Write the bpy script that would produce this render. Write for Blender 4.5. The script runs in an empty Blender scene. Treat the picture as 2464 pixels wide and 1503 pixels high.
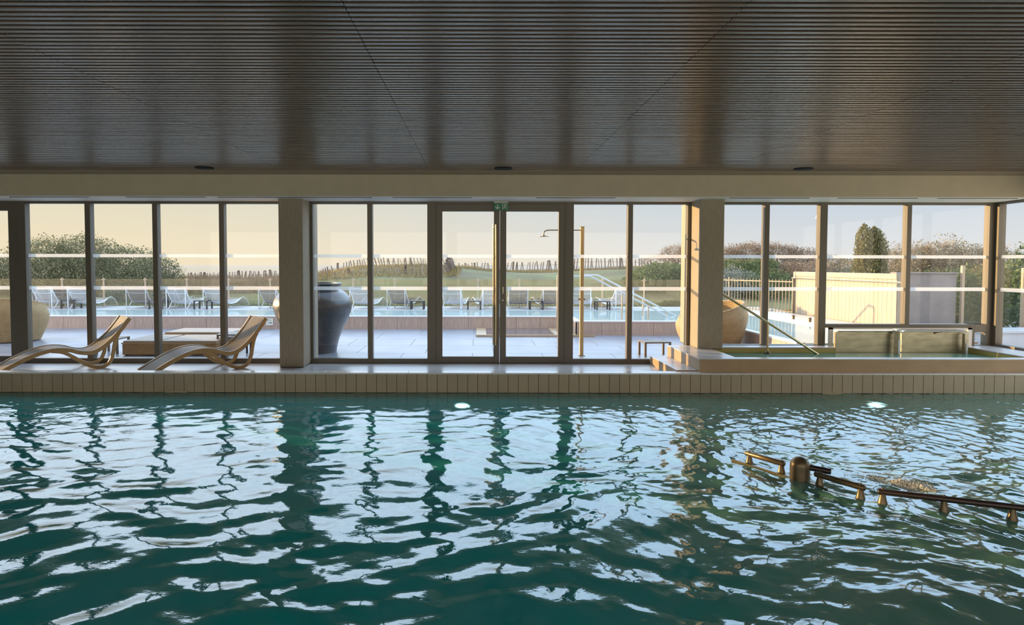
import bpy, math, random
import numpy as np
from mathutils import Vector, Matrix

C = bpy.context.scene.collection
PI = math.pi
# ------------------------------------------------------------------ camera
F, CX, CY = 1500.0, 1150.0, 692.0          # focal length and principal point in pixels of a 2464 x 1503 frame
W, H_ = 2464, 1503
PITCH = math.atan(55.0 / F)
EYE = 1.67
cam_d = bpy.data.cameras.new('camera'); cam = bpy.data.objects.new('camera', cam_d); C.objects.link(cam)
cam_d.sensor_fit = 'HORIZONTAL'; cam_d.sensor_width = 36.0
cam_d.lens = 36.0 * F / W
cam_d.shift_x = (W / 2 - CX) / W
cam_d.shift_y = -(H_ / 2 - CY) / W
cam_d.clip_end = 20000; cam_d.clip_start = 0.05
cam.location = (0, 0, EYE)
cam.rotation_euler = (Matrix.Rotation(PI / 2 - PITCH, 4, 'X') @ Matrix.Rotation(math.radians(0.09), 4, 'Z')).to_euler()
S = bpy.context.scene
S.camera = cam
S.view_settings.view_transform = 'Standard'
S.view_settings.look = 'None'
S.view_settings.exposure = 0.0
S.view_settings.gamma = 1.0
S.view_settings.use_curve_mapping = False
S.cycles.transparent_max_bounces = 32
S.cycles.max_bounces = 8
S.cycles.diffuse_bounces = 4
S.cycles.glossy_bounces = 4
S.cycles.sample_clamp_indirect = 6.0

def ray(px, py):
    x, y = (px - CX) / F, -(py - CY) / F
    c, s = math.cos(PITCH), math.sin(PITCH)
    return Vector((x, c + y * s, -s + y * c))
def at(px, py, Y):
    d = ray(px, py); t = Y / d.y
    return Vector((d.x * t, Y, EYE + d.z * t))
def gd(px, py, z=0.0):
    d = ray(px, py); t = (z - EYE) / d.z
    return Vector((d.x * t, d.y * t, z))
def PX(px, Y, py=650): return at(px, py, Y).x
def PZ(py, Y): return at(CX, py, Y).z

# ------------------------------------------------------------------ sky and sun
wld = bpy.data.worlds.new('evening_sky'); S.world = wld; wld.use_nodes = True
nt = wld.node_tree; N = nt.nodes; L = nt.links
N.clear()
def ramp(nodes, stops, interp='LINEAR'):
    r = nodes.new('ShaderNodeValToRGB'); r.color_ramp.interpolation = interp
    e = r.color_ramp.elements
    while len(e) > 1: e.remove(e[0])
    e[0].position = stops[0][0]; e[0].color = (*stops[0][1], 1)
    for p, c in stops[1:]:
        k = e.new(p); k.color = (*c, 1)
    return r
tc = N.new('ShaderNodeTexCoord'); sep = N.new('ShaderNodeSeparateXYZ')
L.new(tc.outputs['Generated'], sep.inputs[0])
el = N.new('ShaderNodeMath'); el.operation = 'ARCSINE'; L.new(sep.outputs['Z'], el.inputs[0])
eln = N.new('ShaderNodeMath'); eln.operation = 'DIVIDE'; L.new(el.outputs[0], eln.inputs[0]); eln.inputs[1].default_value = PI / 2
SKYMUL = 4.0
def sc3(c): return tuple(v / SKYMUL for v in c)
def deg(d): return d / 90.0
left = ramp(N, [(0, sc3((.95, .82, .57))), (deg(2), sc3((.93, .81, .58))), (deg(6), sc3((.80, .76, .60))),
                (deg(9), sc3((1.35, 1.5, 1.7))), (deg(15), sc3((2.4, 2.9, 3.5))), (deg(30), sc3((2.6, 3.3, 4.0))), (deg(50), sc3((1.2, 1.65, 2.3))), (1, sc3((.8, 1.15, 1.8)))])
right = ramp(N, [(0, sc3((.80, .79, .77))), (deg(2), sc3((.74, .77, .80))), (deg(6), sc3((.60, .70, .81))),
                 (deg(9), sc3((1.0, 1.35, 1.75))), (deg(15), sc3((1.8, 2.6, 3.6))), (deg(30), sc3((1.9, 2.9, 4.0))), (deg(50), sc3((1.2, 1.65, 2.3))), (1, sc3((.8, 1.15, 1.8)))])
L.new(eln.outputs[0], left.inputs[0]); L.new(eln.outputs[0], right.inputs[0])
az = N.new('ShaderNodeMath'); az.operation = 'ARCTAN2'; L.new(sep.outputs['X'], az.inputs[0]); L.new(sep.outputs['Y'], az.inputs[1])
mr = N.new('ShaderNodeMapRange'); mr.interpolation_type = 'SMOOTHSTEP'
mr.inputs['From Min'].default_value = -0.62; mr.inputs['From Max'].default_value = 0.60
L.new(az.outputs[0], mr.inputs['Value'])
mx = N.new('ShaderNodeMix'); mx.data_type = 'RGBA'
L.new(mr.outputs[0], mx.inputs['Factor']); L.new(left.outputs[0], mx.inputs['A']); L.new(right.outputs[0], mx.inputs['B'])
back = ramp(N, [(0, sc3((1.9, 1.7, 1.4))), (deg(15), sc3((2.2, 2.1, 1.95))), (deg(50), sc3((1.2, 1.65, 2.3))), (1, sc3((.8, 1.15, 1.8)))])
L.new(eln.outputs[0], back.inputs[0])
ab = N.new('ShaderNodeMath'); ab.operation = 'ABSOLUTE'; L.new(az.outputs[0], ab.inputs[0])
mrb = N.new('ShaderNodeMapRange'); mrb.interpolation_type = 'SMOOTHSTEP'; mrb.inputs['From Min'].default_value = 1.3; mrb.inputs['From Max'].default_value = 2.1
L.new(ab.outputs[0], mrb.inputs['Value'])
mx2 = N.new('ShaderNodeMix'); mx2.data_type = 'RGBA'
L.new(mrb.outputs[0], mx2.inputs['Factor']); L.new(mx.outputs['Result'], mx2.inputs['A']); L.new(back.outputs[0], mx2.inputs['B'])
mx = mx2
bg = N.new('ShaderNodeBackground'); bg.inputs['Strength'].default_value = SKYMUL
L.new(mx.outputs['Result'], bg.inputs['Color'])
wo = N.new('ShaderNodeOutputWorld'); L.new(bg.outputs[0], wo.inputs[0])

SUN_DIR = Vector((2.362, -1.22, -0.265)).normalized()
sd = bpy.data.lights.new('sun', 'SUN'); sd.energy = 9.0; sd.color = (1.0, .66, .30); sd.angle = math.radians(0.6)
sun = bpy.data.objects.new('sun', sd); C.objects.link(sun)
sun.rotation_euler = SUN_DIR.to_track_quat('-Z', 'Y').to_euler()
sun.location = (-20, 20, 10)

# ------------------------------------------------------------------ materials
MATS = {}
def mat(name, col, rough=.6, metal=0.0, var=0.0, vscale=5.0, bump=0.0, bscale=40.0, spec=.5, stretch=None, col2=None, coat=0.0, island=0.0, transl=0.0):
    if name in MATS: return MATS[name]
    m = bpy.data.materials.new(name); m.use_nodes = True
    n = m.node_tree.nodes; l = m.node_tree.links
    b = n['Principled BSDF']
    b.inputs['Base Color'].default_value = (*col, 1); b.inputs['Roughness'].default_value = rough
    b.inputs['Metallic'].default_value = metal; b.inputs['Specular IOR Level'].default_value = spec
    if coat: b.inputs['Coat Weight'].default_value = coat; b.inputs['Coat Roughness'].default_value = .15
    vec = None
    if var or bump:
        t = n.new('ShaderNodeTexCoord'); mp = n.new('ShaderNodeMapping'); l.new(t.outputs['Object'], mp.inputs[0])
        if stretch: mp.inputs['Scale'].default_value = stretch
        vec = mp.outputs[0]
    src = None
    if var or col2:
        c2 = col2 or tuple(max(0, c * (1 - var)) for c in col)
        r = ramp(n, [(.3, c2), (.7, col if col2 else tuple(min(1, c * (1 + var)) for c in col))])
        if island:
            g = n.new('ShaderNodeNewGeometry'); l.new(g.outputs['Random Per Island'], r.inputs[0])
            r.color_ramp.elements[0].position = 0; r.color_ramp.elements[1].position = 1
        else:
            nz = n.new('ShaderNodeTexNoise'); nz.inputs['Scale'].default_value = vscale; nz.inputs['Detail'].default_value = 6
            l.new(vec, nz.inputs['Vector']); l.new(nz.outputs['Fac'], r.inputs[0])
        l.new(r.outputs[0], b.inputs['Base Color']); src = r.outputs[0]
    if bump:
        nb = n.new('ShaderNodeTexNoise'); nb.inputs['Scale'].default_value = bscale; nb.inputs['Detail'].default_value = 4
        l.new(vec, nb.inputs['Vector'])
        bp = n.new('ShaderNodeBump'); bp.inputs['Strength'].default_value = bump; bp.inputs['Distance'].default_value = .01
        l.new(nb.outputs['Fac'], bp.inputs['Height']); l.new(bp.outputs[0], b.inputs['Normal'])
    if transl:
        out = n['Material Output']; tr = n.new('ShaderNodeBsdfTranslucent'); ms = n.new('ShaderNodeMixShader')
        ms.inputs[0].default_value = transl
        if src: l.new(src, tr.inputs['Color'])
        else: tr.inputs['Color'].default_value = (*col, 1)
        l.new(b.outputs[0], ms.inputs[1]); l.new(tr.outputs[0], ms.inputs[2]); l.new(ms.outputs[0], out.inputs[0])
    MATS[name] = m
    return m
def schlick(n, l, r0, normal=None):
    g = n.new('ShaderNodeNewGeometry'); d = n.new('ShaderNodeVectorMath'); d.operation = 'DOT_PRODUCT'
    l.new(g.outputs['Incoming'], d.inputs[0]); l.new(normal or g.outputs['Normal'], d.inputs[1])
    def m_(op, a, b=None):
        q = n.new('ShaderNodeMath'); q.operation = op
        for i, v in enumerate((a, b)):
            if v is None: continue
            if isinstance(v, (int, float)): q.inputs[i].default_value = v
            else: l.new(v, q.inputs[i])
        return q.outputs[0]
    c = m_('ABSOLUTE', d.outputs['Value']); c = m_('MINIMUM', c, 1.0); p = m_('POWER', m_('SUBTRACT', 1.0, c), 5.0)
    return m_('ADD', m_('MULTIPLY', p, 1 - r0), r0)
def glassmat(name, tint=(.96, .97, .96), ior=1.45, rough=0.0, veil=0.0, veilcol=(.8, .8, .8), refl=1.0):
    if name in MATS: return MATS[name]
    m = bpy.data.materials.new(name); m.use_nodes = True; n = m.node_tree.nodes; l = m.node_tree.links; n.clear()
    o = n.new('ShaderNodeOutputMaterial'); tr = n.new('ShaderNodeBsdfTransparent'); tr.inputs[0].default_value = (*tint, 1)
    g = n.new('ShaderNodeBsdfGlossy'); g.inputs['Roughness'].default_value = rough; g.inputs[0].default_value = (refl, refl, refl, 1)
    ms = n.new('ShaderNodeMixShader'); l.new(schlick(n, l, ((ior - 1) / (ior + 1)) ** 2), ms.inputs[0])
    base = tr.outputs[0]
    if veil:
        d = n.new('ShaderNodeBsdfTranslucent'); d.inputs[0].default_value = (*veilcol, 1)
        d2 = n.new('ShaderNodeBsdfDiffuse'); d2.inputs[0].default_value = (*veilcol, 1)
        md = n.new('ShaderNodeMixShader'); md.inputs[0].default_value = .25; l.new(d.outputs[0], md.inputs[1]); l.new(d2.outputs[0], md.inputs[2])
        m2 = n.new('ShaderNodeMixShader'); m2.inputs[0].default_value = veil
        l.new(base, m2.inputs[1]); l.new(md.outputs[0], m2.inputs[2]); base = m2.outputs[0]
    l.new(base, ms.inputs[1]); l.new(g.outputs[0], ms.inputs[2]); l.new(ms.outputs[0], o.inputs[0])
    MATS[name] = m
    return m
def emis(name, col, s):
    m = bpy.data.materials.new(name); m.use_nodes = True
    b = m.node_tree.nodes['Principled BSDF']; b.inputs['Base Color'].default_value = (*col, 1)
    b.inputs['Emission Color'].default_value = (*col, 1); b.inputs['Emission Strength'].default_value = s
    return m
def watermat(name, body, clear, ior, bumps, body2=None, tint=(.5, .8, .8), rough=.02, refr=0):
    """fresnel reflection over a murky body through which a share of the light passes"""
    m = bpy.data.materials.new(name); m.use_nodes = True; n = m.node_tree.nodes; l = m.node_tree.links; n.clear()
    o = n.new('ShaderNodeOutputMaterial')
    t = n.new('ShaderNodeTexCoord'); h = None
    for sc, amp, st in bumps:
        mp = n.new('ShaderNodeMapping'); mp.inputs['Scale'].default_value = st; l.new(t.outputs['Object'], mp.inputs[0])
        nz = n.new('ShaderNodeTexNoise'); nz.inputs['Scale'].default_value = sc; nz.inputs['Detail'].default_value = 3
        l.new(mp.outputs[0], nz.inputs['Vector'])
        bp = n.new('ShaderNodeBump'); bp.inputs['Strength'].default_value = 1.0; bp.inputs['Distance'].default_value = amp
        l.new(nz.outputs['Fac'], bp.inputs['Height'])
        if h: l.new(h, bp.inputs['Normal'])
        h = bp.outputs[0]
    d = n.new('ShaderNodeBsdfDiffuse'); d.inputs[0].default_value = (*body, 1)
    if body2:
        sp = n.new('ShaderNodeSeparateXYZ'); l.new(t.outputs['Object'], sp.inputs[0])
        nz = n.new('ShaderNodeTexNoise'); nz.inputs['Scale'].default_value = .7; l.new(t.outputs['Object'], nz.inputs['Vector'])
        ad = n.new('ShaderNodeMath'); ad.operation = 'MULTIPLY_ADD'; ad.inputs[1].default_value = 3.0; l.new(nz.outputs['Fac'], ad.inputs[0]); l.new(sp.outputs['X'], ad.inputs[2])
        mr_ = n.new('ShaderNodeMapRange'); mr_.interpolation_type = 'SMOOTHSTEP'; mr_.inputs['From Min'].default_value = 1.6; mr_.inputs['From Max'].default_value = 4.6
        l.new(ad.outputs[0], mr_.inputs['Value'])
        mc = n.new('ShaderNodeMix'); mc.data_type = 'RGBA'; mc.inputs['A'].default_value = (*body, 1); mc.inputs['B'].default_value = (*body2, 1)
        l.new(mr_.outputs[0], mc.inputs['Factor']); l.new(mc.outputs['Result'], d.inputs[0])
    if refr:
        tr = n.new('ShaderNodeBsdfRefraction'); tr.inputs['IOR'].default_value = refr; tr.inputs['Roughness'].default_value = .22
        if h: l.new(h, tr.inputs['Normal'])
    else: tr = n.new('ShaderNodeBsdfTransparent')
    tr.inputs[0].default_value = (*tint, 1)
    mb = n.new('ShaderNodeMixShader'); mb.inputs[0].default_value = clear; l.new(d.outputs[0], mb.inputs[1]); l.new(tr.outputs[0], mb.inputs[2])
    g = n.new('ShaderNodeBsdfGlossy'); g.inputs['Roughness'].default_value = rough
    fr = n.new('ShaderNodeFresnel'); fr.inputs[0].default_value = ior
    if h:
        for q in (g, fr, d): l.new(h, q.inputs['Normal'])
    ms = n.new('ShaderNodeMixShader'); l.new(fr.outputs[0], ms.inputs[0]); l.new(mb.outputs[0], ms.inputs[1]); l.new(g.outputs[0], ms.inputs[2])
    l.new(ms.outputs[0], o.inputs[0])
    return m

M_slat = mat('dark_varnished_oak', (.15, .108, .08), .25, var=.3, vscale=3, stretch=(.6, 14, 14), spec=.5, bump=.15, bscale=10)
_b = M_slat.node_tree.nodes['Principled BSDF']; _b.inputs['IOR'].default_value = 2.3; _b.inputs['Specular Tint'].default_value = (1.0, .90, .80, 1)
M_black = mat('black_void', (.004, .004, .004), .9)
M_fascia = mat('taupe_plaster', (.62, .53, .38), .75, var=.04)
M_soffit = mat('pale_plaster', (.72, .68, .60), .6)
M_pillar = mat('ribbed_stone', (.36, .30, .215), .65, var=.16, vscale=14, stretch=(8, 8, .5), bump=.6, bscale=22)
M_frame = mat('bronze_aluminium', (.14, .12, .09), .42, metal=.25, spec=.6)
M_glass = glassmat('window_glass', (.985, .985, .98), 1.28)
M_band = glassmat('frosted_film', (.95, .95, .95), 1.2, veil=.36, veilcol=(.95, .92, .88))
M_deck = mat('pale_deck_stone', (.62, .58, .56), .28, var=.08, vscale=2.2, spec=.6)
M_lip = mat('coping_stone', (.80, .78, .76), .16, var=.06, vscale=2, spec=.7)
M_tile = mat('taupe_pool_tile', (.46, .38, .27), .35, var=.06, vscale=3)
M_grout = mat('dark_grout', (.06, .05, .04), .9)
M_platform = mat('sand_stone', (.44, .30, .17), .4, var=.07, vscale=3)
M_basin = mat('basin_tile', (.46, .37, .11), .5, var=.05)
M_basinwater_floor = mat('turquoise_tile', (.25, .52, .42), .5)
M_steel = mat('brushed_stainless', (.46, .41, .29), .38, metal=.9, var=.25, vscale=4, stretch=(1, 1, 3))
M_brass = mat('polished_bronze_rail', (.60, .48, .28), .22, metal=1.0)
M_dbronze = mat('dark_bronze', (.17, .13, .075), .38, metal=.6, var=.2, vscale=9)
M_dbronze2 = mat('blackened_bronze', (.07, .05, .045), .35, metal=.6)
M_wood = mat('bent_oak', (.42, .28, .13), .42, var=.14, vscale=5, stretch=(2, 12, 12))
M_woodslat = mat('weathered_oak_slat', (.27, .21, .15), .45, var=.14, vscale=6, stretch=(2, 12, 12))
M_terrace = mat('wet_terrace_slab', (.28, .30, .35), .28, var=.22, vscale=.8, spec=.6, bump=.05, bscale=3)
M_joint = mat('slab_joint', (.22, .20, .20), .8)
M_poolwall = mat('travertine_cladding', (.46, .34, .28), .55, var=.16, vscale=5, stretch=(5, 5, .7))
M_rim = mat('white_pool_rim', (.78, .78, .80), .3)
M_white = mat('white_steel', (.70, .76, .82), .45)
M_cordw = mat('pale_grey_cord', (.50, .50, .52), .6)
M_cordb = mat('brown_grey_cord', (.27, .24, .22), .6)
M_framegrey = mat('grey_steel', (.52, .55, .58), .5)
M_dark = mat('anthracite_table', (.055, .05, .05), .4)
M_tablebrown = mat('dark_teak_table', (.16, .12, .075), .5)
M_rattan = mat('honey_rattan', (.40, .26, .115), .6, var=.3, vscale=26, bump=.8, bscale=60, stretch=(1, 1, 2.5))
def weave(m, k1=230.0, k2=150.0):
    n = m.node_tree.nodes; l = m.node_tree.links; b = n['Principled BSDF']
    t = n.new('ShaderNodeTexCoord'); sp = n.new('ShaderNodeSeparateXYZ'); l.new(t.outputs['Object'], sp.inputs[0])
    def mt(op, a, b_=None):
        q = n.new('ShaderNodeMath'); q.operation = op
        for i, v in enumerate((a, b_)):
            if v is None: continue
            if isinstance(v, (int, float)): q.inputs[i].default_value = v
            else: l.new(v, q.inputs[i])
        return q.outputs[0]
    zz = mt('SINE', mt('MULTIPLY', sp.outputs['Z'], k1)); xx = mt('SINE', mt('MULTIPLY', mt('ADD', sp.outputs['X'], mt('MULTIPLY', sp.outputs['Y'], .85)), k2))
    h = mt('ADD', mt('MULTIPLY', mt('MULTIPLY', zz, xx), .5), .5)
    nz = n.new('ShaderNodeTexNoise'); nz.inputs['Scale'].default_value = 9; l.new(t.outputs['Object'], nz.inputs['Vector'])
    hh = mt('ADD', mt('MULTIPLY', h, .75), mt('MULTIPLY', nz.outputs['Fac'], .35))
    r = ramp(n, [(.15, (.17, .10, .04)), (.55, (.40, .26, .115)), (.95, (.55, .38, .18))]); l.new(hh, r.inputs[0]); l.new(r.outputs[0], b.inputs['Base Color'])
    bp = n.new('ShaderNodeBump'); bp.inputs['Distance'].default_value = .008; bp.inputs['Strength'].default_value = .8; l.new(h, bp.inputs['Height']); l.new(bp.outputs[0], b.inputs['Normal'])
weave(M_rattan)
M_cushion = mat('beige_cushion', (.40, .34, .29), .8)
M_urn = mat('glazed_slate_urn', (.052, .050, .050), .30, spec=.7, var=.12, vscale=4)
M_urnrim = mat('dark_urn_rim', (.035, .03, .03), .4)
M_larch = mat('pale_larch_boards', (.36, .31, .24), .6, var=.10, vscale=6, stretch=(6, 6, .6))
M_render = mat('lavender_grey_render', (.28, .25, .24), .8, var=.2, vscale=2)
M_post = mat('warm_steel_post', (.50, .38, .27), .4, metal=.2)
M_fglass = glassmat('green_tinted_glass', (.88, .85, .76), 1.35, veil=.07, veilcol=(.5, .46, .34))
M_showerpost = mat('sunlit_teak_post', (.62, .42, .20), .5, var=.1)
M_showermetal = mat('aged_brass_pipe', (.36, .30, .20), .35, metal=.8)
M_signgreen = mat('exit_green', (.06, .22, .12), .5)
M_signwhite = mat('sign_white', (.75, .78, .72), .5)
M_housing = mat('cream_housing', (.62, .56, .46), .6)
M_ink = mat('sign_ink', (.07, .06, .06), .6)
M_pale = mat('weathered_chestnut_pale', (.15, .11, .085), .85, col2=(.33, .29, .27), island=1, var=.1)
M_lawn = mat('coastal_turf', (.19, .20, .075), .95, col2=(.13, .105, .055), vscale=.5, var=.1, bump=.8, bscale=9)
M_blade = mat('dry_dune_grass', (.42, .32, .15), .9, col2=(.14, .12, .06), island=1, var=.1, transl=.3)
M_leaf_grey = mat('grey_green_leaf', (.27, .27, .15), .7, col2=(.08, .085, .045), island=1, var=.1, transl=.3)
M_leaf_green = mat('deep_green_leaf', (.20, .25, .09), .7, col2=(.045, .06, .03), island=1, var=.1, transl=.3)
M_leaf_cyp = mat('cypress_leaf', (.30, .26, .10), .75, col2=(.07, .075, .03), island=1, var=.1, transl=.2)
M_twig = mat('bare_brown_twig', (.36, .26, .17), .85, col2=(.14, .10, .075), island=1, var=.1)
M_leaf_blue = mat('silver_green_leaf', (.34, .36, .33), .7, col2=(.10, .12, .09), island=1, var=.1, transl=.25)
M_red = mat('russet_leaf', (.42, .16, .08), .7, col2=(.2, .09, .05), island=1, var=.1, transl=.25)
M_bark = mat('brown_bark', (.10, .075, .055), .9)
M_picket = mat('brown_steel_picket', (.28, .22, .15), .5)
M_wall = mat('warm_white_wall', (.66, .62, .55), .8)
M_sea = mat('calm_sea', (.20, .16, .14), .12, spec=.5)
M_lampglass = mat('lamp_head_grey', (.55, .58, .62), .4)
M_grille = mat('cream_grille', (.60, .52, .36), .5)
M_foam = mat('white_water_foam', (.97, .95, .90), .6, transl=.45)

# ------------------------------------------------------------------ mesh helpers
class MB:
    def __init__(s): s.v = []; s.f = []
    def add(s, vs, fs):
        o = len(s.v); s.v += [tuple(p) for p in vs]; s.f += [tuple(i + o for i in f) for f in fs]; return s
    def box(s, x0, x1, y0, y1, z0, z1):
        vs = [(x, y, z) for z in (z0, z1) for y in (y0, y1) for x in (x0, x1)]
        return s.add(vs, [(0, 2, 3, 1), (4, 5, 7, 6), (0, 1, 5, 4), (2, 6, 7, 3), (0, 4, 6, 2), (1, 3, 7, 5)])
    def beam(s, a, b, w, h):
        """rectangular bar from a to b; w across (horizontal), h the other way"""
        a, b = Vector(a), Vector(b); d = (b - a).normalized()
        up = Vector((0, 0, 1)) if abs(d.z) < .95 else Vector((0, 1, 0))
        r = d.cross(up).normalized(); u = r.cross(d)
        vs = [p + r * sx * w / 2 + u * sz * h / 2 for p in (a, b) for sx, sz in ((-1, -1), (1, -1), (1, 1), (-1, 1))]
        return s.add(vs, [(0, 1, 2, 3), (7, 6, 5, 4), (0, 4, 5, 1), (1, 5, 6, 2), (2, 6, 7, 3), (3, 7, 4, 0)])
    def tube(s, pts, r, seg=10, cap=True):
        pts = [Vector(p) for p in pts]; n = len(pts); rs = r if isinstance(r, (list, tuple)) else [r] * n
        o = len(s.v); ref = None
        for i, p in enumerate(pts):
            d = (pts[min(i + 1, n - 1)] - pts[max(i - 1, 0)]).normalized()
            if ref is None: ref = d.cross(Vector((0, 0, 1)) if abs(d.z) < .9 else Vector((1, 0, 0))).normalized()
            ref = (ref - d * ref.dot(d)).normalized(); q = d.cross(ref)
            for k in range(seg):
                a = 2 * PI * k / seg; s.v.append(tuple(p + (ref * math.cos(a) + q * math.sin(a)) * rs[i]))
        for i in range(n - 1):
            for k in range(seg):
                k2 = (k + 1) % seg
                s.f.append((o + i * seg + k, o + i * seg + k2, o + (i + 1) * seg + k2, o + (i + 1) * seg + k))
        if cap:
            s.f.append(tuple(o + k for k in range(seg))[::-1]); s.f.append(tuple(o + (n - 1) * seg + k for k in range(seg)))
        return s
    def sweep(s, pts, c, w, t):
        """rectangular strip along a curve in the plane of x,z at y=c; w along y, t thickness"""
        n = len(pts); o = len(s.v)
        for i in range(n):
            a = pts[max(i - 1, 0)]; b = pts[min(i + 1, n - 1)]
            dx, dz = b[0] - a[0], b[1] - a[1]; L_ = math.hypot(dx, dz) or 1; nx, nz = -dz / L_, dx / L_
            for sy, sn in ((-1, -1), (1, -1), (1, 1), (-1, 1)):
                s.v.append((pts[i][0] + nx * sn * t / 2, c + sy * w / 2, pts[i][1] + nz * sn * t / 2))
        for i in range(n - 1):
            for k in range(4):
                k2 = (k + 1) % 4; s.f.append((o + i * 4 + k, o + i * 4 + k2, o + (i + 1) * 4 + k2, o + (i + 1) * 4 + k))
        s.f.append((o, o + 1, o + 2, o + 3)); e = o + (n - 1) * 4; s.f.append((e + 3, e + 2, e + 1, e))
        return s
    def lathe(s, prof, cx=0, cy=0, seg=48, warp=None):
        o = len(s.v); n = len(prof)
        for i, (r, z) in enumerate(prof):
            for k in range(seg):
                a = 2 * PI * k / seg
                zz = warp(i, a, z) if warp else z
                s.v.append((cx + r * math.cos(a), cy + r * math.sin(a), zz))
        for i in range(n - 1):
            for k in range(seg):
                k2 = (k + 1) % seg; s.f.append((o + i * seg + k, o + i * seg + k2, o + (i + 1) * seg + k2, o + (i + 1) * seg + k))
        if prof[0][0] > 1e-4: s.f.append(tuple(o + k for k in range(seg))[::-1])
        if prof[-1][0] > 1e-4: s.f.append(tuple(o + (n - 1) * seg + k for k in range(seg)))
        return s
    def poly(s, pts, d):
        """flat outline (list of 3D points) pushed by vector d into a solid"""
        n = len(pts); d = Vector(d); o = len(s.v)
        s.v += [tuple(p) for p in pts] + [tuple(Vector(p) + d) for p in pts]
        s.f.append(tuple(range(o, o + n))[::-1]); s.f.append(tuple(range(o + n, o + 2 * n)))
        for k in range(n): s.f.append((o + k, o + (k + 1) % n, o + n + (k + 1) % n, o + n + k))
        return s
    def build(s, name, m, parent=None, smooth=False, bevel=0):
        me = bpy.data.meshes.new(name); me.from_pydata(s.v, [], s.f); me.update()
        if smooth:
            me.polygons.foreach_set('use_smooth', [True] * len(me.polygons))
            try: me.set_sharp_from_angle(angle=math.radians(50))
            except Exception: pass
        me.materials.append(m)
        o = bpy.data.objects.new(name, me); C.objects.link(o)
        if parent: o.parent = parent
        if bevel:
            b = o.modifiers.new('bevel', 'BEVEL'); b.width = bevel; b.segments = 2; b.limit_method = 'ANGLE'
        return o
def box(name, m, x0, x1, y0, y1, z0, z1, parent=None, bevel=0):
    return MB().box(x0, x1, y0, y1, z0, z1).build(name, m, parent, bevel=bevel)
def np_mesh(name, V, Fq, m, parent=None, smooth=False):
    me = bpy.data.meshes.new(name); nv = len(V); nf = len(Fq); k = Fq.shape[1]
    me.vertices.add(nv); me.vertices.foreach_set('co', V.astype(np.float32).ravel())
    me.loops.add(nf * k); me.loops.foreach_set('vertex_index', Fq.astype(np.int32).ravel())
    me.polygons.add(nf); me.polygons.foreach_set('loop_start', np.arange(0, nf * k, k, dtype=np.int32))
    if smooth: me.polygons.foreach_set('use_smooth', np.ones(nf, dtype=bool))
    me.update(calc_edges=True); me.materials.append(m)
    o = bpy.data.objects.new(name, me); C.objects.link(o)
    if parent: o.parent = parent
    return o
def tag(o, label=None, cat=None, group=None, kind=None):
    if label: o['label'] = label
    if cat: o['category'] = cat
    if group: o['group'] = group
    if kind: o['kind'] = kind
    return o
def thing(name, label, cat, loc=(0, 0, 0), rz=0, group=None, kind=None):
    o = bpy.data.objects.new(name, None); C.objects.link(o); o.location = loc; o.rotation_euler = (0, 0, rz)
    o.empty_display_size = .1
    return tag(o, label, cat, group, kind)
def copy_tree(o, parent=None):
    c = o.copy(); C.objects.link(c); c.parent = parent
    for ch in list(o.children): copy_tree(ch, c)
    return c
def struct(o, label, cat): return tag(o, label, cat, kind='structure')
def smooth_curve(pts, n=8):
    """Catmull-Rom through 2D or 3D points"""
    P = [Vector(p) for p in pts]; out = []
    Q = [P[0] * 2 - P[1]] + P + [P[-1] * 2 - P[-2]]
    for i in range(1, len(Q) - 2):
        for k in range(n):
            t = k / n; a, b, c, d = Q[i - 1], Q[i], Q[i + 1], Q[i + 2]
            out.append(.5 * ((2 * b) + (c - a) * t + (2 * a - 5 * b + 4 * c - d) * t * t + (3 * b - a - 3 * c + d) * t ** 3))
    out.append(P[-1]); return out

# ------------------------------------------------------------------ main dimensions
XL, XR, YB = -10.6, 8.68, -2.5              # hall: left wall, right glazing, back wall
CZ = 3.07                                   # underside of the slatted ceiling
YBEAM, SZ = 9.73, 2.74                      # beam face and soffit height
YW = 10.50                                  # window plane (inner face)
WZ = -.165                                  # water level
LY0, LY1, LZ = 8.88, 9.05, .125             # raised lip of the pool
FD = .12                                    # depth of window frames

# ------------------------------------------------------------------ ceiling
mb = MB(); seams = [-.726 + 2.17 * k for k in range(-5, 6)]
xs = [XL] + [x for x in seams if XL < x < XR] + [XR + .3]
pitch = .0665; rnd = random.Random(4)
n_sl = int((9.22 - YB) / pitch)
for i in range(n_sl):
    y = 9.22 - pitch * i
    for a, b in zip(xs[:-1], xs[1:]):
        dz = rnd.uniform(-.0015, .0015)
        mb.box(a + .002, b - .002, y - .034, y, CZ + dz, CZ + .011)
ceil = mb.build('ceiling', M_slat)
struct(ceil, 'dark varnished wooden slat ceiling over the whole pool hall', 'ceiling')
box('slat_backing', M_black, XL, XR + .3, YB, 9.7, CZ + .05, CZ + .09, ceil)
box('edge_board', M_slat, XL, XR + .3, 9.26, YBEAM + .02, CZ - .004, CZ + .045, ceil)
struct(box('trim_1', M_fascia, XL, XR + .3, YBEAM, YW + .3, SZ, CZ + .1), 'plain taupe beam running above the glazing, below the slatted ceiling', 'beam')
sof = box('trim_2', M_soffit, XL, XR + .25, YBEAM + .02, YW, SZ - .012, SZ - .001)
struct(sof, 'pale soffit strip under the beam, above the window heads', 'trim')
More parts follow.
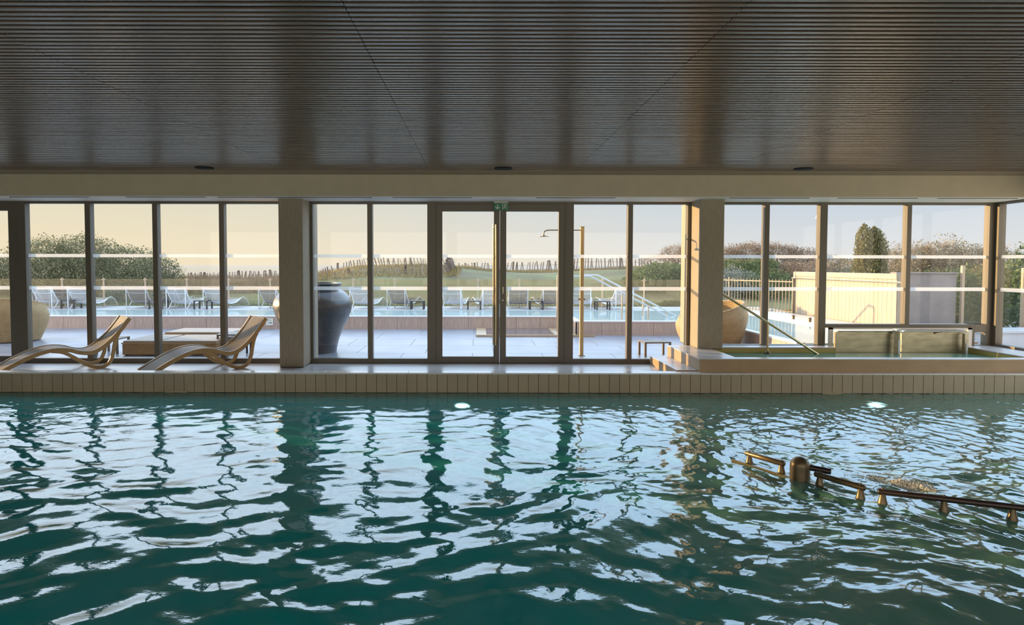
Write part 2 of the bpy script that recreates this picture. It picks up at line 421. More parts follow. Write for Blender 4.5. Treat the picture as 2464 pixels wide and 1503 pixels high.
for i, x in enumerate((-3.97, .364, 4.715)):
    t = thing('ceiling_downlight', ['recessed ceiling downlight above the wooden loungers, left of the pillar beside the urn',
              'recessed ceiling downlight above the glazed double doors and exit sign',
              'recessed ceiling downlight above the plunge basin handrail'][i], 'ceiling light', (x, 9.09, CZ - .012), 0, 'recessed ceiling downlights')
    MB().lathe([(.115, 0), (.13, .002), (.13, .012), (.115, .012)], seg=32).build('trim_ring', M_black, t, True)
    MB().lathe([(.0001, .006), (.113, .006), (.113, .011)], seg=32).build('lens', M_lampglass, t, True)
k = 0
slab = ['slim air slot in the soffit above the leftmost wooden lounger', 'slim air slot in the soffit above the second pane from the left',
        'slim air slot in the soffit just left of the pillar with the urn', 'slim air slot in the soffit above the urn',
        'slim air slot in the soffit left of the exit sign', 'slim air slot in the soffit right of the exit sign above the shower',
        'slim air slot in the soffit above the plunge basin handrail', 'slim air slot in the soffit above the cypress tree',
        'slim air slot in the soffit nearest the right hall corner']
for i, px in enumerate((120, 400, 620, 800, 1040, 1385, 1850, 2110, 2350)):
    a = PX(px, 9.86, 474)
    tag(MB().box(a - .62, a + .62, 9.84, 9.875, SZ - .016, SZ - .012).box(a - .62, a + .62, 9.83, 9.84, SZ - .02, SZ - .012).build('air_slot', M_dark), slab[i], 'air vent', 'air slots in the soffit')

# ------------------------------------------------------------------ hall walls behind and beside the camera
wb = MB(); wb.box(XL, XR + .3, YB - .2, YB, -1.6, .3).box(XL, XR + .3, YB - .2, YB, 2.9, CZ + .1)  # unseen rear wall; wide openings added so skylight brightens the hall from behind
for x in (XL, -6.0, -1.2, 3.6, XR - .1): wb.box(x, x + .4, YB - .2, YB, .3, 2.9)
struct(wb.build('wall_back', M_wall), 'unseen warm white rear wall of the hall with wide openings added for fill light', 'wall')
struct(box('wall_left', M_wall, XL - .2, XL, YB, YW + .3, -1.6, CZ + .1), 'warm white end wall at the far left of the hall', 'wall')
wr = MB().box(XR, XR + .25, YB, 4.0, -1.6, CZ + .1)
struct(wr.build('wall_right', M_wall), 'warm white side wall beside the pool on the right', 'wall')
struct(box('roof_slab', M_fascia, XL - .3, XR + .6, YB - .3, YW + .4, CZ + .1, CZ + .4), 'flat concrete roof slab above the slatted ceiling', 'roof')

# ------------------------------------------------------------------ deck, lip, tiled pool wall, basin
dk = MB().box(XL, 3.3, LY1, YW + .05, -.2, 0)
deck = dk.build('floor', M_deck); struct(deck, 'pale stone deck between the pool lip and the glazing', 'floor')
lip = MB()
x = XL
while x < XR + .2:
    lip.box(x + .0015, min(x + 1.2, XR + .2) - .0015, LY0 - .012, LY1, LZ - .022, LZ); x += 1.2
struct(lip.build('trim_3', M_lip, bevel=.004), 'white stone coping along the far edge of the indoor pool', 'trim')
tw = .1452
wt = MB(); x = XL
while x < XR + .1:
    wt.box(x + .003, x + tw - .003, LY0, LY0 + .012, WZ + .004, LZ - .024)
    wt.box(x + .003, x + tw - .003, LY0, LY0 + .012, WZ - .29, WZ - .004); x += tw
wf = wt.build('wall_pool', M_tile, bevel=.002); struct(wf, 'taupe rectangular tiles lining the far pool wall above the water', 'pool wall')
box('grout_bed', M_grout, XL, XR + .2, LY0 + .006, LY1 - .001, -1.6, LZ - .023, wf)
struct(MB().box(XL, XR, YB, LY0 + .1, -1.65, -1.55).build('floor_pool', mat('pool_floor_tile', (.04, .25, .25), .6)), 'turquoise tiled bottom of the indoor pool', 'pool floor')

# overflow grilles
for i, (px0, px1, py0, py1) in enumerate(((399, 453, 942, 956), (1976, 2030, 944, 962))):
    a, b = PX(px0, LY0, 950), PX(px1, LY0, 950); z0, z1 = PZ(py1, LY0), PZ(py0, LY0)
    g = thing('overflow_grille', ['cream perforated overflow grille at the waterline below the second wooden lounger',
              'cream perforated overflow grille at the waterline below the plunge basin'][i], 'pool grille', ((a + b) / 2, LY0 - .001, z0), 0, 'overflow grilles')
    w = (b - a) / 2; h = z1 - z0
    box('grille_plate', M_dark, -w + .01, w - .01, -.004, -.001, .008, h - .008, g)
    m2 = MB(); m2.box(-w, w, -.014, 0, 0, .009).box(-w, w, -.014, 0, h - .009, h).box(-w, -w + .012, -.014, 0, 0, h).box(w - .012, w, -.014, 0, 0, h)
    nn = 14
    for q in range(-4, nn):
        for sgn in (1, -1):
            x0 = -w + (2 * w) * q / nn; x1 = x0 + h * sgn; z0_, z1_ = .0, h
            if sgn < 0: x0 += h
            x1 = x0 + h * sgn
            # clip to the frame
            ca, cb = max(-w, min(w, x0)), max(-w, min(w, x1))
            if abs(cb - ca) < .004: continue
            ta, tb = (ca - x0) / (x1 - x0), (cb - x0) / (x1 - x0)
            m2.beam((ca, -.009, h * ta), (cb, -.009, h * tb), .004, .009)
    m2.build('grille_lattice', M_grille, g)

# ------------------------------------------------------------------ indoor pool water
rng = np.random.default_rng(11)
def waves(X, Y, comps, seed, dirs=None):
    r = np.random.default_rng(seed); Z = np.zeros_like(X)
    for lam, amp, n, spread, base in comps:
        for _ in range(n):
            l_ = lam * r.uniform(.75, 1.35); a = base + r.normal(0, spread); k_ = 2 * PI / l_
            ph = r.uniform(0, 2 * PI)
            Z += amp / math.sqrt(n) * np.sin(k_ * (X * math.cos(a) + Y * math.sin(a)) + ph)
    return Z
xg = np.linspace(XL, XR, 1300); yg = np.concatenate([np.linspace(YB, 2.4, 60)[:-1], 2.4 + (LY0 - 2.4) * np.linspace(0, 1, 600)])
Xg, Yg = np.meshgrid(xg, yg)
wp = .35 * waves(Xg, Yg, [(2.4, 1.0, 4, 3, 0)], 5); wq = .35 * waves(Xg, Yg, [(1.9, 1.0, 4, 3, 0)], 6)
U, V_ = Xg + wp * .3, Yg + wq * .3
near = np.clip((8.9 - Yg) / 5.5, 0, 1)
rgt = 1 / (1 + np.exp(-(Xg - 1.6 - .0 * Yg) * 1.6))
lft = 1 / (1 + np.exp((Xg + 4.6 + .35 * (8 - Yg)) * 2.0))
Zg = (waves(U, V_, [(.66, .0038, 6, .40, PI / 2 + .2)], 20) * (.15 + .85 * near)
      + waves(U, V_, [(.36, .0054, 12, .42, PI / 2 + .12)], 21) * (.22 + .78 * near)
      + waves(U, V_, [(.20, .0017, 14, .6, PI / 2 - .1)], 22) * (.45 + .55 * near)
      + waves(U, V_, [(.11, .0005, 16, 1.0, PI / 2)], 23) * (.7 + 1.3 * rgt + 1.0 * lft)
      + waves(U, V_, [(.065, .00024, 16, 1.6, PI / 2)], 24) * (.15 + 2.2 * rgt + 1.8 * lft)
      + waves(U, V_, [(.24, .0034, 12, 1.2, .5)], 25) * rgt * .9)
ny, nx = Xg.shape
Vv = np.stack([Xg.ravel(), Yg.ravel(), Zg.ravel() + WZ], 1)
idx = np.arange(ny * nx).reshape(ny, nx)
Fq = np.stack([idx[:-1, :-1].ravel(), idx[:-1, 1:].ravel(), idx[1:, 1:].ravel(), idx[1:, :-1].ravel()], 1)
M_water = watermat('pool_water', (.001, .36, .35), .12, 2.35, [(24, .0006, (1, 1.6, 1))], body2=(.14, .33, .25), refr=1.2)
struct(np_mesh('pool_water', Vv, Fq, M_water, smooth=True), 'rippling teal water of the indoor pool', 'water')

M_lamp = emis('underwater_lamp_glow', (.75, .93, 1.0), 48)
for i, (px, py) in enumerate(((1113, 975), (2100, 985))):
    zz = WZ - .56
    t = thing('underwater_lamp', ['round underwater lamp glowing below the glazed double doors', 'round underwater lamp glowing below the stainless gates'][i], 'pool light', (PX(px, LY0, py), LY0, zz), 0, 'underwater pool lamps')
    MB().tube([(0, -.03, 0), (0, .0, 0)], .15, 28).build('lamp_ring', M_steel, t, True)
    MB().tube([(0, -.042, 0), (0, -.031, 0)], .10, 28).build('lens', M_lamp, t, True)

# ------------------------------------------------------------------ plunge basin platform with steps
st1 = MB().box(2.905, 3.25, LY1 + .002, YW - .02, 0, .135)
st1_ = st1.build('stair_step', M_platform, bevel=.004); struct(st1_, 'lower pale stone step up to the plunge basin', 'step')
PZT = .307
pf = MB()
pf.box(3.21, 3.79, LY1 - .075, YW + .02, 0, PZT)                 # landing beneath the pillar
pf.box(3.79, XR - .01, LY1 - .075, 9.13, 0, PZT)                  # front wall
pf.box(3.79, PX(2012, 10.25, 836), 10.25, YW + .02, -.3, PZT)     # rear ledge
pf.box(8.14, XR - .01, 9.13, YW + .02, -.3, PZT)                  # side ledge
platf = pf.build('floor_platform', M_platform, bevel=.004); struct(platf, 'raised stone surround of the plunge basin with a flat coping', 'basin surround')
cp = MB().box(3.20, 3.79, LY1 - .08, 10.069, PZT, PZT + .012).box(3.20, 3.577, 10.069, YW - .001, PZT, PZT + .012).box(3.79, XR - .012, LY1 - .08, 9.135, PZT, PZT + .012)
cp.box(3.968, PX(2014, 10.25, 836), 10.245, YW - .001, PZT, PZT + .012).box(8.135, XR - .012, 9.135, YW - .001, PZT, PZT + .012).box(3.578, 3.79, 9.135 - .0, 9.136, PZT, PZT + .012)
cp.build('coping', M_deck, platf)
box('coping_step', M_deck, 2.90, 3.205, LY1 + .001, YW - .02, .135, .141, st1_)
lin = MB().box(3.792, PX(2010, 10.25, 836), 10.243, 10.249, -.3, PZT - .016).box(8.13, 8.139, 9.14, 10.3, -.3, PZT - .016)
lin.build('basin_lining', M_basin, platf)
MB().box(3.79, 8.14, 9.13, 10.95, -.35, -.3).build('basin_floor', M_basinwater_floor, platf)
M_bw = watermat('basin_water', (.25, .52, .38), .35, 1.4, [(9, .002, (1, 1, 1))], tint=(.6, .85, .7))
struct(MB().box(3.795, 8.135, 9.135, 10.24, .20, .228).build('basin_water', M_bw), 'still green water in the raised plunge basin', 'water')

# ------------------------------------------------------------------ pillars
for i, (x0, x1, z0) in enumerate(((-3.215, -2.826, 0), (3.578, 3.967, PZT))):
    o = MB().box(x0, x1, 10.07, 11.0, z0 + .012, SZ).build('pillar', M_pillar, bevel=.006)
    box('base_joint', M_dark, x0 + .006, x1 - .006, 10.076, 10.99, z0, z0 + .012, o)
    struct(o, ['grey ribbed stone pillar in front of the large urn', 'sunlit ribbed stone pillar standing on the plunge basin platform'][i], 'pillar')

# ------------------------------------------------------------------ glazing
def pane(x0, x1, z0, z1, parent):
    box('glass_pane', M_glass, x0 - .01, x1 + .01, YW + .055, YW + .065, z0 - .01, z1 + .01, parent)
    for py, h in ((616, .055), (694, .062)):
        z = PZ(py, YW)
        if z0 < z - h and z + h < z1:
            box('frosted_band', M_band, x0, x1, YW + .051, YW + .054, z - h / 2, z + h / 2, parent)
ZT = PZ(490.5, YW)                           # top of the glass
def window(name, label, posts, zb, parts=None, zsill=0):
    """posts: pixel pairs of the uprights; panes lie between neighbours"""
    w = thing(name, label, 'window', (0, 0, 0), kind='structure')
    fr = MB()
    x0 = PX(posts[0][0], YW); x1 = PX(posts[-1][1], YW)
    for a, b in posts:
        xa, xb = PX(a, YW), PX(b, YW); fr.box(xa, xb, YW, YW + FD, zsill, SZ - .012)
    for (a, b), (c, d) in zip(posts[:-1], posts[1:]):
        fr.box(PX(b, YW), PX(c, YW), YW + .003, YW + FD - .003, ZT, SZ - .012)
        fr.box(PX(b, YW), PX(c, YW), YW + .003, YW + FD - .003, zsill, zb)
    fr.build('window_frame', M_frame, w, bevel=.003)
    for (a, b), (c, d) in zip(posts[:-1], posts[1:]): pane(PX(b, YW), PX(c, YW), zb, ZT, w)
    return w
ZB = PZ(863, YW)
window('window_1', 'bronze framed glazing of four tall panes left of the first pillar', [(45, 63), (206, 219), (368, 380), (528, 540), (676, 690)], ZB)
window('window_2', 'bronze framed glazing of two tall panes in front of the urn', [(738, 753), (884, 896), (1028, 1046)], ZB)
window('window_3', 'bronze framed glazing of two tall panes with the outdoor shower behind', [(1363, 1380), (1510, 1522), (1653, 1668)], ZB)
ZB4 = PZ(828, YW)
window('window_4', 'bronze framed glazing of two panes behind the plunge basin handrail', [(1716, 1741), (1838, 1850), (1971, 1989)], ZB4, zsill=PZT + .004)
ZB5 = PZ(778, YW)
w5 = thing('window_5', 'wide two pane glazing above the stainless gates at the hall corner', 'window', (0, 0, 0), kind='structure')
fr = MB()
P5 = [(2180, 2191), (2378, 2398)]
for a, b in P5: fr.box(PX(a, YW), PX(b, YW), YW, YW + FD, (ZB5 if a < 2300 else PZT), SZ - .012)
fr.box(PX(1989, YW), PX(2378, YW), YW + .003, YW + FD - .003, ZT, SZ - .012)
fr.box(PX(1989, YW), PX(2378, YW), YW + .003, YW + FD - .003, PZ(787, YW), ZB5)
fr.box(PX(2338, YW), PX(2350, YW), YW, YW + FD, PZT, ZB5); fr.box(PX(2350, YW), PX(2378, YW), YW, YW + FD, PZT, PZ(828, YW)); fr.box(PX(2350, YW), PX(2378, YW), YW, YW + FD, PZ(797, YW), ZB5)
fr.build('window_frame', M_frame, w5, bevel=.003)
pane(PX(1989, YW), PX(2180, YW), ZB5, ZT, w5); pane(PX(2191, YW), PX(2378, YW), ZB5, ZT, w5)
box('glass_pane', M_glass, PX(2350, YW), PX(2378, YW), YW + .055, YW + .065, PZ(828, YW), PZ(797, YW), w5)
# far left continuation beyond the frame edge
window('window_6', 'narrow glazing beyond the leftmost door, mostly out of view', [(-330, -318), (-190, -178), (-120, -104)], ZB)
# side glazing, running towards the camera
w7 = thing('window_7', 'side glazing returning along the right end of the plunge basin', 'window', (0, 0, 0), kind='structure')
fr = MB()
for y in (10.42, 8.9, 7.4, 5.9, 4.0): fr.box(XR, XR + FD, y, y + .10, PZT if y > 8.8 else LZ, SZ - .012)
fr.box(XR + .003, XR + FD - .003, 4.0, 10.45, ZT, SZ - .012); fr.box(XR + .003, XR + FD - .003, 4.0, 10.45, LZ, PZT + .05)
fr.box(XR, XR + .25, 4.0, YW, SZ, CZ + .1)
fr.build('window_frame', M_frame, w7, bevel=.003)
for a, b in ((10.42, 9.0), (8.9, 7.5), (7.4, 6.0), (5.9, 4.1)):
    box('glass_pane', M_glass, XR + .055, XR + .065, b, a, PZT + .05, ZT, w7)
    for py, h in ((616, .055), (694, .062)):
        z = PZ(py, YW); box('frosted_band', M_band, XR + .051, XR + .054, b, a, z - h / 2, z + h / 2, w7)

# doors
def door_leaf(parent, xa, xb, ga, gb, zt, zbm, handle=0):
    lf = box('door_leaf', M_glass, ga - .01, gb + .01, YW + .045, YW + .055, zbm - .01, zt + .01, parent)
    m_ = MB(); m_.box(xa, ga, YW + .01, YW + .09, .012, ZT + .0).box(gb, xb, YW + .01, YW + .09, .012, ZT)
    m_.box(ga, gb, YW + .013, YW + .087, zt, ZT).box(ga, gb, YW + .013, YW + .087, .012, zbm)
    m_.build('leaf_frame', M_frame, lf, bevel=.003)
    for py, h in ((616, .055), (694, .062)):
        z = PZ(py, YW); box('frosted_band', M_band, ga, gb, YW + .041, YW + .044, z - h / 2, z + h / 2, lf)
    return lf
d1 = thing('door_1', 'glazed double doors with bronze frames beneath the exit sign', 'door', (0, 0, 0), kind='structure')
x0, x1 = PX(1046, YW), PX(1363, YW)
MB().box(x0, PX(1049, YW), YW, YW + FD, 0, SZ - .012).box(PX(1359, YW), x1, YW, YW + FD, 0, SZ - .012).box(x0, x1, YW + .003, YW + FD - .003, ZT, SZ - .012).box(x0, x1, YW + .003, YW + FD, 0, .011).build('door_frame', M_frame, d1)
zt, zb_ = PZ(508, YW), PZ(858, YW)
l1 = door_leaf(d1, PX(1049, YW), PX(1202, YW), PX(1064, YW), PX(1188, YW), zt, zb_)
l2 = door_leaf(d1, PX(1203, YW), PX(1359, YW), PX(1218, YW), PX(1344, YW), zt, zb_)
h = MB(); hx = PX(1193, YW - .05)
h.tube([(hx, YW - .055, PZ(830, YW - .05)), (hx, YW - .055, PZ(540, YW - .05))], .013, 14)
for py in (546, 824): h.tube([(hx, YW - .055, PZ(py, YW - .05)), (hx + .03, YW + .012, PZ(py, YW - .05))], .009, 10)
tag(h.build('handle', M_brass, l1, True), 'long vertical polished bar handle')
h = MB(); hx = PX(1187, YW + .15)
h.tube([(hx, YW + .15, PZ(830, YW + .1)), (hx, YW + .15, PZ(540, YW + .1))], .012, 14)
for py in (546, 824): h.tube([(hx, YW + .15, PZ(py, YW + .1)), (hx + .03, YW + .088, PZ(py, YW + .1))], .009, 10)
tag(h.build('handle', M_brass, l1, True), 'outer golden bar handle')
MB().box(PX(1209, YW), PX(1212, YW), YW - .02, YW + .011, PZ(706, YW), PZ(690, YW)).tube([(PX(1210, YW), YW + .01, PZ(722, YW)), (PX(1210, YW), YW - .012, PZ(722, YW))], .014, 12).build('lock', M_steel, l2)
d2 = thing('door_2', 'glazed side door with a wide bronze stile at the far left', 'door', (0, 0, 0), kind='structure')
MB().box(PX(-104, YW), PX(-98, YW), YW, YW + FD, 0, SZ - .012).box(PX(40, YW), PX(45, YW), YW, YW + FD, 0, SZ - .012).box(PX(-98, YW), PX(40, YW), YW + .003, YW + FD - .003, ZT, SZ - .012).build('door_frame', M_frame, d2)
door_leaf(d2, PX(-98, YW), PX(40, YW), PX(-80, YW), PX(21, YW), zt, zb_)

# exit sign
cx_ = PX(1205.5, YW - .06, 490)
sg = thing('exit_sign', 'green emergency exit sign with down arrow and running figure above the double doors', 'exit sign', (cx_, YW - .07, PZ(506, YW - .07)))
hh = PZ(488, YW - .07) - PZ(506, YW - .07); top = PZ(479, YW - .07) - PZ(506, YW - .07)
box('housing', M_housing, -.12, .12, -.01, .065, hh, top + .01, sg, bevel=.004)
sp_ = box('sign_panel', M_signgreen, -.122, .122, -.006, .0, 0, hh, sg, bevel=.001)
def flat(pts, name, m, y, parent, d=.002):
    return MB().poly([(a, y, b) for a, b in pts], (0, -d, 0)).build(name, m, parent)
c = -.06; z = hh / 2
ar = MB()
ar.box(c - .006, c + .006, -.009, -.006, z - .03, z + .038)
ar.beam((c, -.0075, z - .036), (c - .034, -.0075, z - .004), .003, .013); ar.beam((c, -.0075, z - .036), (c + .034, -.0075, z - .004), .003, .013)
ar.build('arrow', M_signwhite, sp_)
c = .058; mn = MB()
mn.box(c - .036, c - .030, -.009, -.006, z - .045, z + .047).box(c + .030, c + .036, -.009, -.006, z - .045, z + .047).box(c - .036, c + .036, -.009, -.006, z + .042, z + .048)
mn.tube([(c + .008, -.006, z + .032), (c + .008, -.009, z + .032)], .008, 12)
for a, b, w in (((.004, .022), (-.004, -.006), .014), ((-.004, -.006), (.014, -.02), .009), ((.014, -.02), (.010, -.042), .008), ((-.004, -.006), (-.014, -.024), .009),
                ((-.014, -.024), (-.027, -.026), .008), ((.004, .018), (-.016, .010), .007), ((-.016, .010), (-.020, -.004), .006), ((.006, .018), (.018, .004), .007), ((.018, .004), (.027, .010), .006)):
    mn.beam((c + a[0], -.0075, z + a[1]), (c + b[0], -.0075, z + b[1]), .003, w)
mn.build('running_figure', M_signwhite, sp_)

# ------------------------------------------------------------------ handrail in the plunge basin
a = at(1741, 703, 10.18); b = at(1975, 855, 10.12); a.x = 3.967
m_ = thing('basin_handrail', 'sloping bronze handrail running down from the pillar into the plunge basin', 'handrail', (a.x, a.y, PZT))
o0 = Vector((a.x, a.y, PZT))
MB().tube([a - o0, b - o0 + (b - a).normalized() * .25], .019, 14).build('rail', M_brass, m_, True)
p = at(1848, 776, 10.155); q = Vector((p.x, 10.155, .24))
MB().tube([p - o0, q - o0], .017, 14).build('post', M_brass, m_, True)
MB().lathe([(.055, .20 - PZT), (.055, .235 - PZT), (.03, .262 - PZT), (.018, .27 - PZT)], q.x - o0.x, q.y - o0.y, 24).build('base_flange', M_dbronze, m_, True)

# ------------------------------------------------------------------ stainless gates of the swim exit
GY = 10.30
for i, (pa, pb) in enumerate(((2013, 2152), (2173, 2324))):
    xa, xb = PX(pa, GY, 830), PX(pb, GY, 830); zt_ = PZ(794, GY)
    g = thing('steel_gate', ['stainless steel gate panel at the swim exit, beside the rear ledge', 'stainless steel gate panel at the swim exit, nearer the hall corner'][i], 'gate', ((xa + xb) / 2, GY, .21), 0, 'stainless gates of the swim exit')
    w = (xb - xa) / 2; hgt = zt_ - .21
    box('panel', M_steel, -w, w, 0, .015, 0, hgt - .05, g, bevel=.002)
    MB().box(-w - .03, w + .03, -.02, .03, hgt - .048, hgt - .018).tube([(-w, -.02, hgt - .008), (w, -.02, hgt - .008)], .012, 10).build('top_rail', M_steel, g)
    MB().box(-w - .03, -w - .002, -.01, .03, 0, hgt - .05).build('side_stile', M_steel, g); MB().box(w + .002, w + .03, -.01, .03, 0, hgt - .05).build('side_stile', M_steel, g)
    if i: MB().beam((-.02, -.03, hgt - .03), (.10, -.03, hgt - .01), .012, .012).beam((-.02, -.03, hgt - .045), (-.02, -.03, hgt - .028), .012, .012).build('latch', M_dark, g)
xa, xb = PX(1994, YW - .02, 810), PX(2338, YW - .02, 810)
mf = MB(); zt_ = PZ(787, YW - .02)
mf.box(xa, xa + .07, YW - .03, YW - .001, PZT + .001, zt_).box(xb - .07, xb, YW - .03, YW - .001, PZT + .001, zt_).box(xa, xb, YW - .03, YW - .001, zt_ - .025, zt_)
t = mf.build('trim_4', mat('pale_reveal', (.80, .76, .68), .5)); struct(t, 'white lining around the swim exit opening below the wide panes', 'trim')
px_ = PX(2162, 10.16, 840)
t = thing('divider_post', 'slim stainless post between the two steel gates', 'post', (px_, 10.2, .2))
MB().tube([(0, 0, 0), (0, 0, .40)], .05, 4).build('sleeve', M_steel, t)
box('cap', M_rim, -.045, .045, -.05, .05, .40, .43, t); box('wear_strip', M_rim, -.016, .016, -.062, -.05, .02, .26, t)
t = thing('corner_post', 'slim white-edged post where the right gate meets the side ledge', 'post', (PX(2327, 10.16, 840), 10.2, .2))
box('post_shaft', M_steel, -.03, .03, -.03, .03, 0, .36, t); box('wear_strip', M_rim, -.012, .012, -.04, -.03, 0, .20, t)

# ------------------------------------------------------------------ wooden wave loungers
SEAT = smooth_curve([(-1.30, .045), (-1.12, .15), (-.90, .262), (-.70, .33), (-.54, .35), (-.38, .33), (-.24, .28), (-.10, .262), (.04, .31), (.20, .44), (.34, .60), (.47, .78)], 7)
LEG = smooth_curve([(-.60, .335), (-.46, .30), (-.32, .21), (-.18, .10), (-.05, .035), (.06, .022), (.16, .07), (.215, .19), (.24, .33), (.27, .46), (.31, .545)], 7)
def make_lounger(label, loc, rz):
    t = thing('wooden_lounger', label, 'sun lounger', loc, rz, 'wave shaped wooden loungers on the deck')
    Wd = .60
    sl = MB()
    for k_ in range(11):
        y = .035 + (Wd - .07) * (k_ + .5) / 11; sl.sweep([(p[0], p[1] + .012) for p in SEAT], y, .025, .018)
    sl.build('seat_slats', M_woodslat, t)
    for y in (.0, Wd):
        MB().sweep([(p[0], p[1]) for p in SEAT], y + (.018 if y == 0 else -.018), .046, .062).build('side_rail', M_wood, t, bevel=.008)
        MB().sweep([(p[0], p[1]) for p in LEG], y + (.018 if y == 0 else -.018), .042, .054).build('leg', M_wood, t, bevel=.008)
    for k_ in (6, 24, 44, 60, 76):
        p = SEAT[min(k_, len(SEAT) - 1)]
        MB().tube([(p[0], .02, p[1] - .006), (p[0], Wd - .02, p[1] - .006)], .010, 8).build('crossbar', M_wood, t)
    return t
ang = math.atan2(.68, .73)
for k_, (cx0, lab) in enumerate((((577, 888), 'wave shaped slatted wooden lounger on the deck nearer the pillar'), ((239, 888), 'wave shaped slatted wooden lounger on the deck by the leftmost door'))):
    p = gd(cx0[0], cx0[1], 0)
    if k_ == 0: L0 = make_lounger(lab, (p.x - .02, p.y, 0), ang)
    else:
        c_ = copy_tree(L0); c_.location = (p.x - .02, p.y, 0); c_['label'] = lab

# ------------------------------------------------------------------ massage bars in the pool
def wp_(px, py): return gd(px, py, WZ)
def bubble_rail(name, label, p0, p1, feet, hgt, m, foot_m):
    a = wp_(*p0); b = wp_(*p1)
    # p0, p1: pixels of the rail axis ends, lifted by hgt above the water
    def lift(px, py):
        d = ray(px, py); t = (WZ + hgt - EYE) / d.z; return Vector((d.x * t, d.y * t, WZ + hgt))
    A, B = lift(*p0), lift(*p1)
    t = thing(name, label, 'pool grab rail', (A.x, A.y, WZ - .02), 0, 'bronze grab rails on the submerged pool wall')
    o0 = Vector((A.x, A.y, WZ - .02)); d = (B - A).normalized()
    MB().tube([A - o0 - d * .0, A - o0 + d * .004, B - o0 - d * .004, B - o0], [.020, .0235, .0235, .020], 16).build('rail', m, t, True)
    for f_ in feet:
        q = A.lerp(B, f_) - o0
        ft_ = MB().lathe([(.0375, -.015), (.036, .014), (.028, .045), (.019, q.z - .018), (.019, q.z + .0)], q.x, q.y, 20).build('foot', foot_m, t, True)
        MB().lathe([(.0001, q.z + .034), (.009, q.z + .030), (.010, q.z + .018)][::-1], q.x, q.y, 12).build('bolt', foot_m, ft_, True)
    return t
bubble_rail('grab_rail', 'short golden bronze grab rail, left of the domed post in the pool', (1795, 1088), (1888, 1115), (.10, .93), .085, M_dbronze, M_dbronze)
bubble_rail('grab_rail', 'short golden bronze grab rail, right of the domed post in the pool', (1962, 1138), (2082, 1173), (.10, .92), .085, M_dbronze, M_dbronze)
bubble_rail('grab_rail', 'long blackened grab rail running out towards the right side of the pool', (2113, 1180), (2640, 1240), (.025, .325, .64), .085, M_dbronze2, M_dbronze)
q = gd(1925, 1152, WZ)
t = thing('massage_post', 'domed bronze water massage post rising between the grab rails', 'massage jet', (q.x, q.y, WZ - .05))
R_ = .079; prof = [(R_, 0), (R_, .17)] + [(R_ * math.cos(a_), .17 + R_ * math.sin(a_)) for a_ in [i * PI / 2 / 8 for i in range(1, 8)]] + [(.0005, .17 + R_)]
MB().lathe(prof, 0, 0, 36).build('dome_body', M_dbronze, t, True)
e = gd(2000, 1133, WZ + .10); e0 = Vector((q.x, q.y, WZ - .05))
n1 = Vector((.03, -.0, .165)); n2 = Vector((e.x - q.x, e.y - q.y, .15))
MB().tube([n1, n2], .025, 16).build('nozzle', M_dbronze2, t, True)
# submerged wall and its lip
s0 = gd(1762, 1106, WZ); s1 = gd(1992, 1176, WZ); s2 = gd(2110, 1196, WZ); s3 = gd(2700, 1262, WZ)
dn = Vector((.35, .94, 0)).normalized() * .30
sw = MB()
for a, b in ((s0, s1), (s1, s2), (s2, s3)):
    sw.poly([a + Vector((0, 0, -.03)), b + Vector((0, 0, -.03)), b + dn + Vector((0, 0, -.03)), a + dn + Vector((0, 0, -.03))], (0, 0, -1.35))
sub = sw.build('pool_partition', M_dbronze)
tag(sub, 'submerged partition wall carrying the bronze grab rails in the pool', 'pool wall', kind='structure')
for a, b, w_, e_, m_s in ((s0, s1, .016, -.006, M_dbronze), (s2, s3, .012, .017, M_dbronze2)):
    MB().beam(a + Vector((0, 0, -.018 - e_)), b + Vector((0, 0, -.022 - e_)), w_, .05).build('edge_strip', m_s, sub)
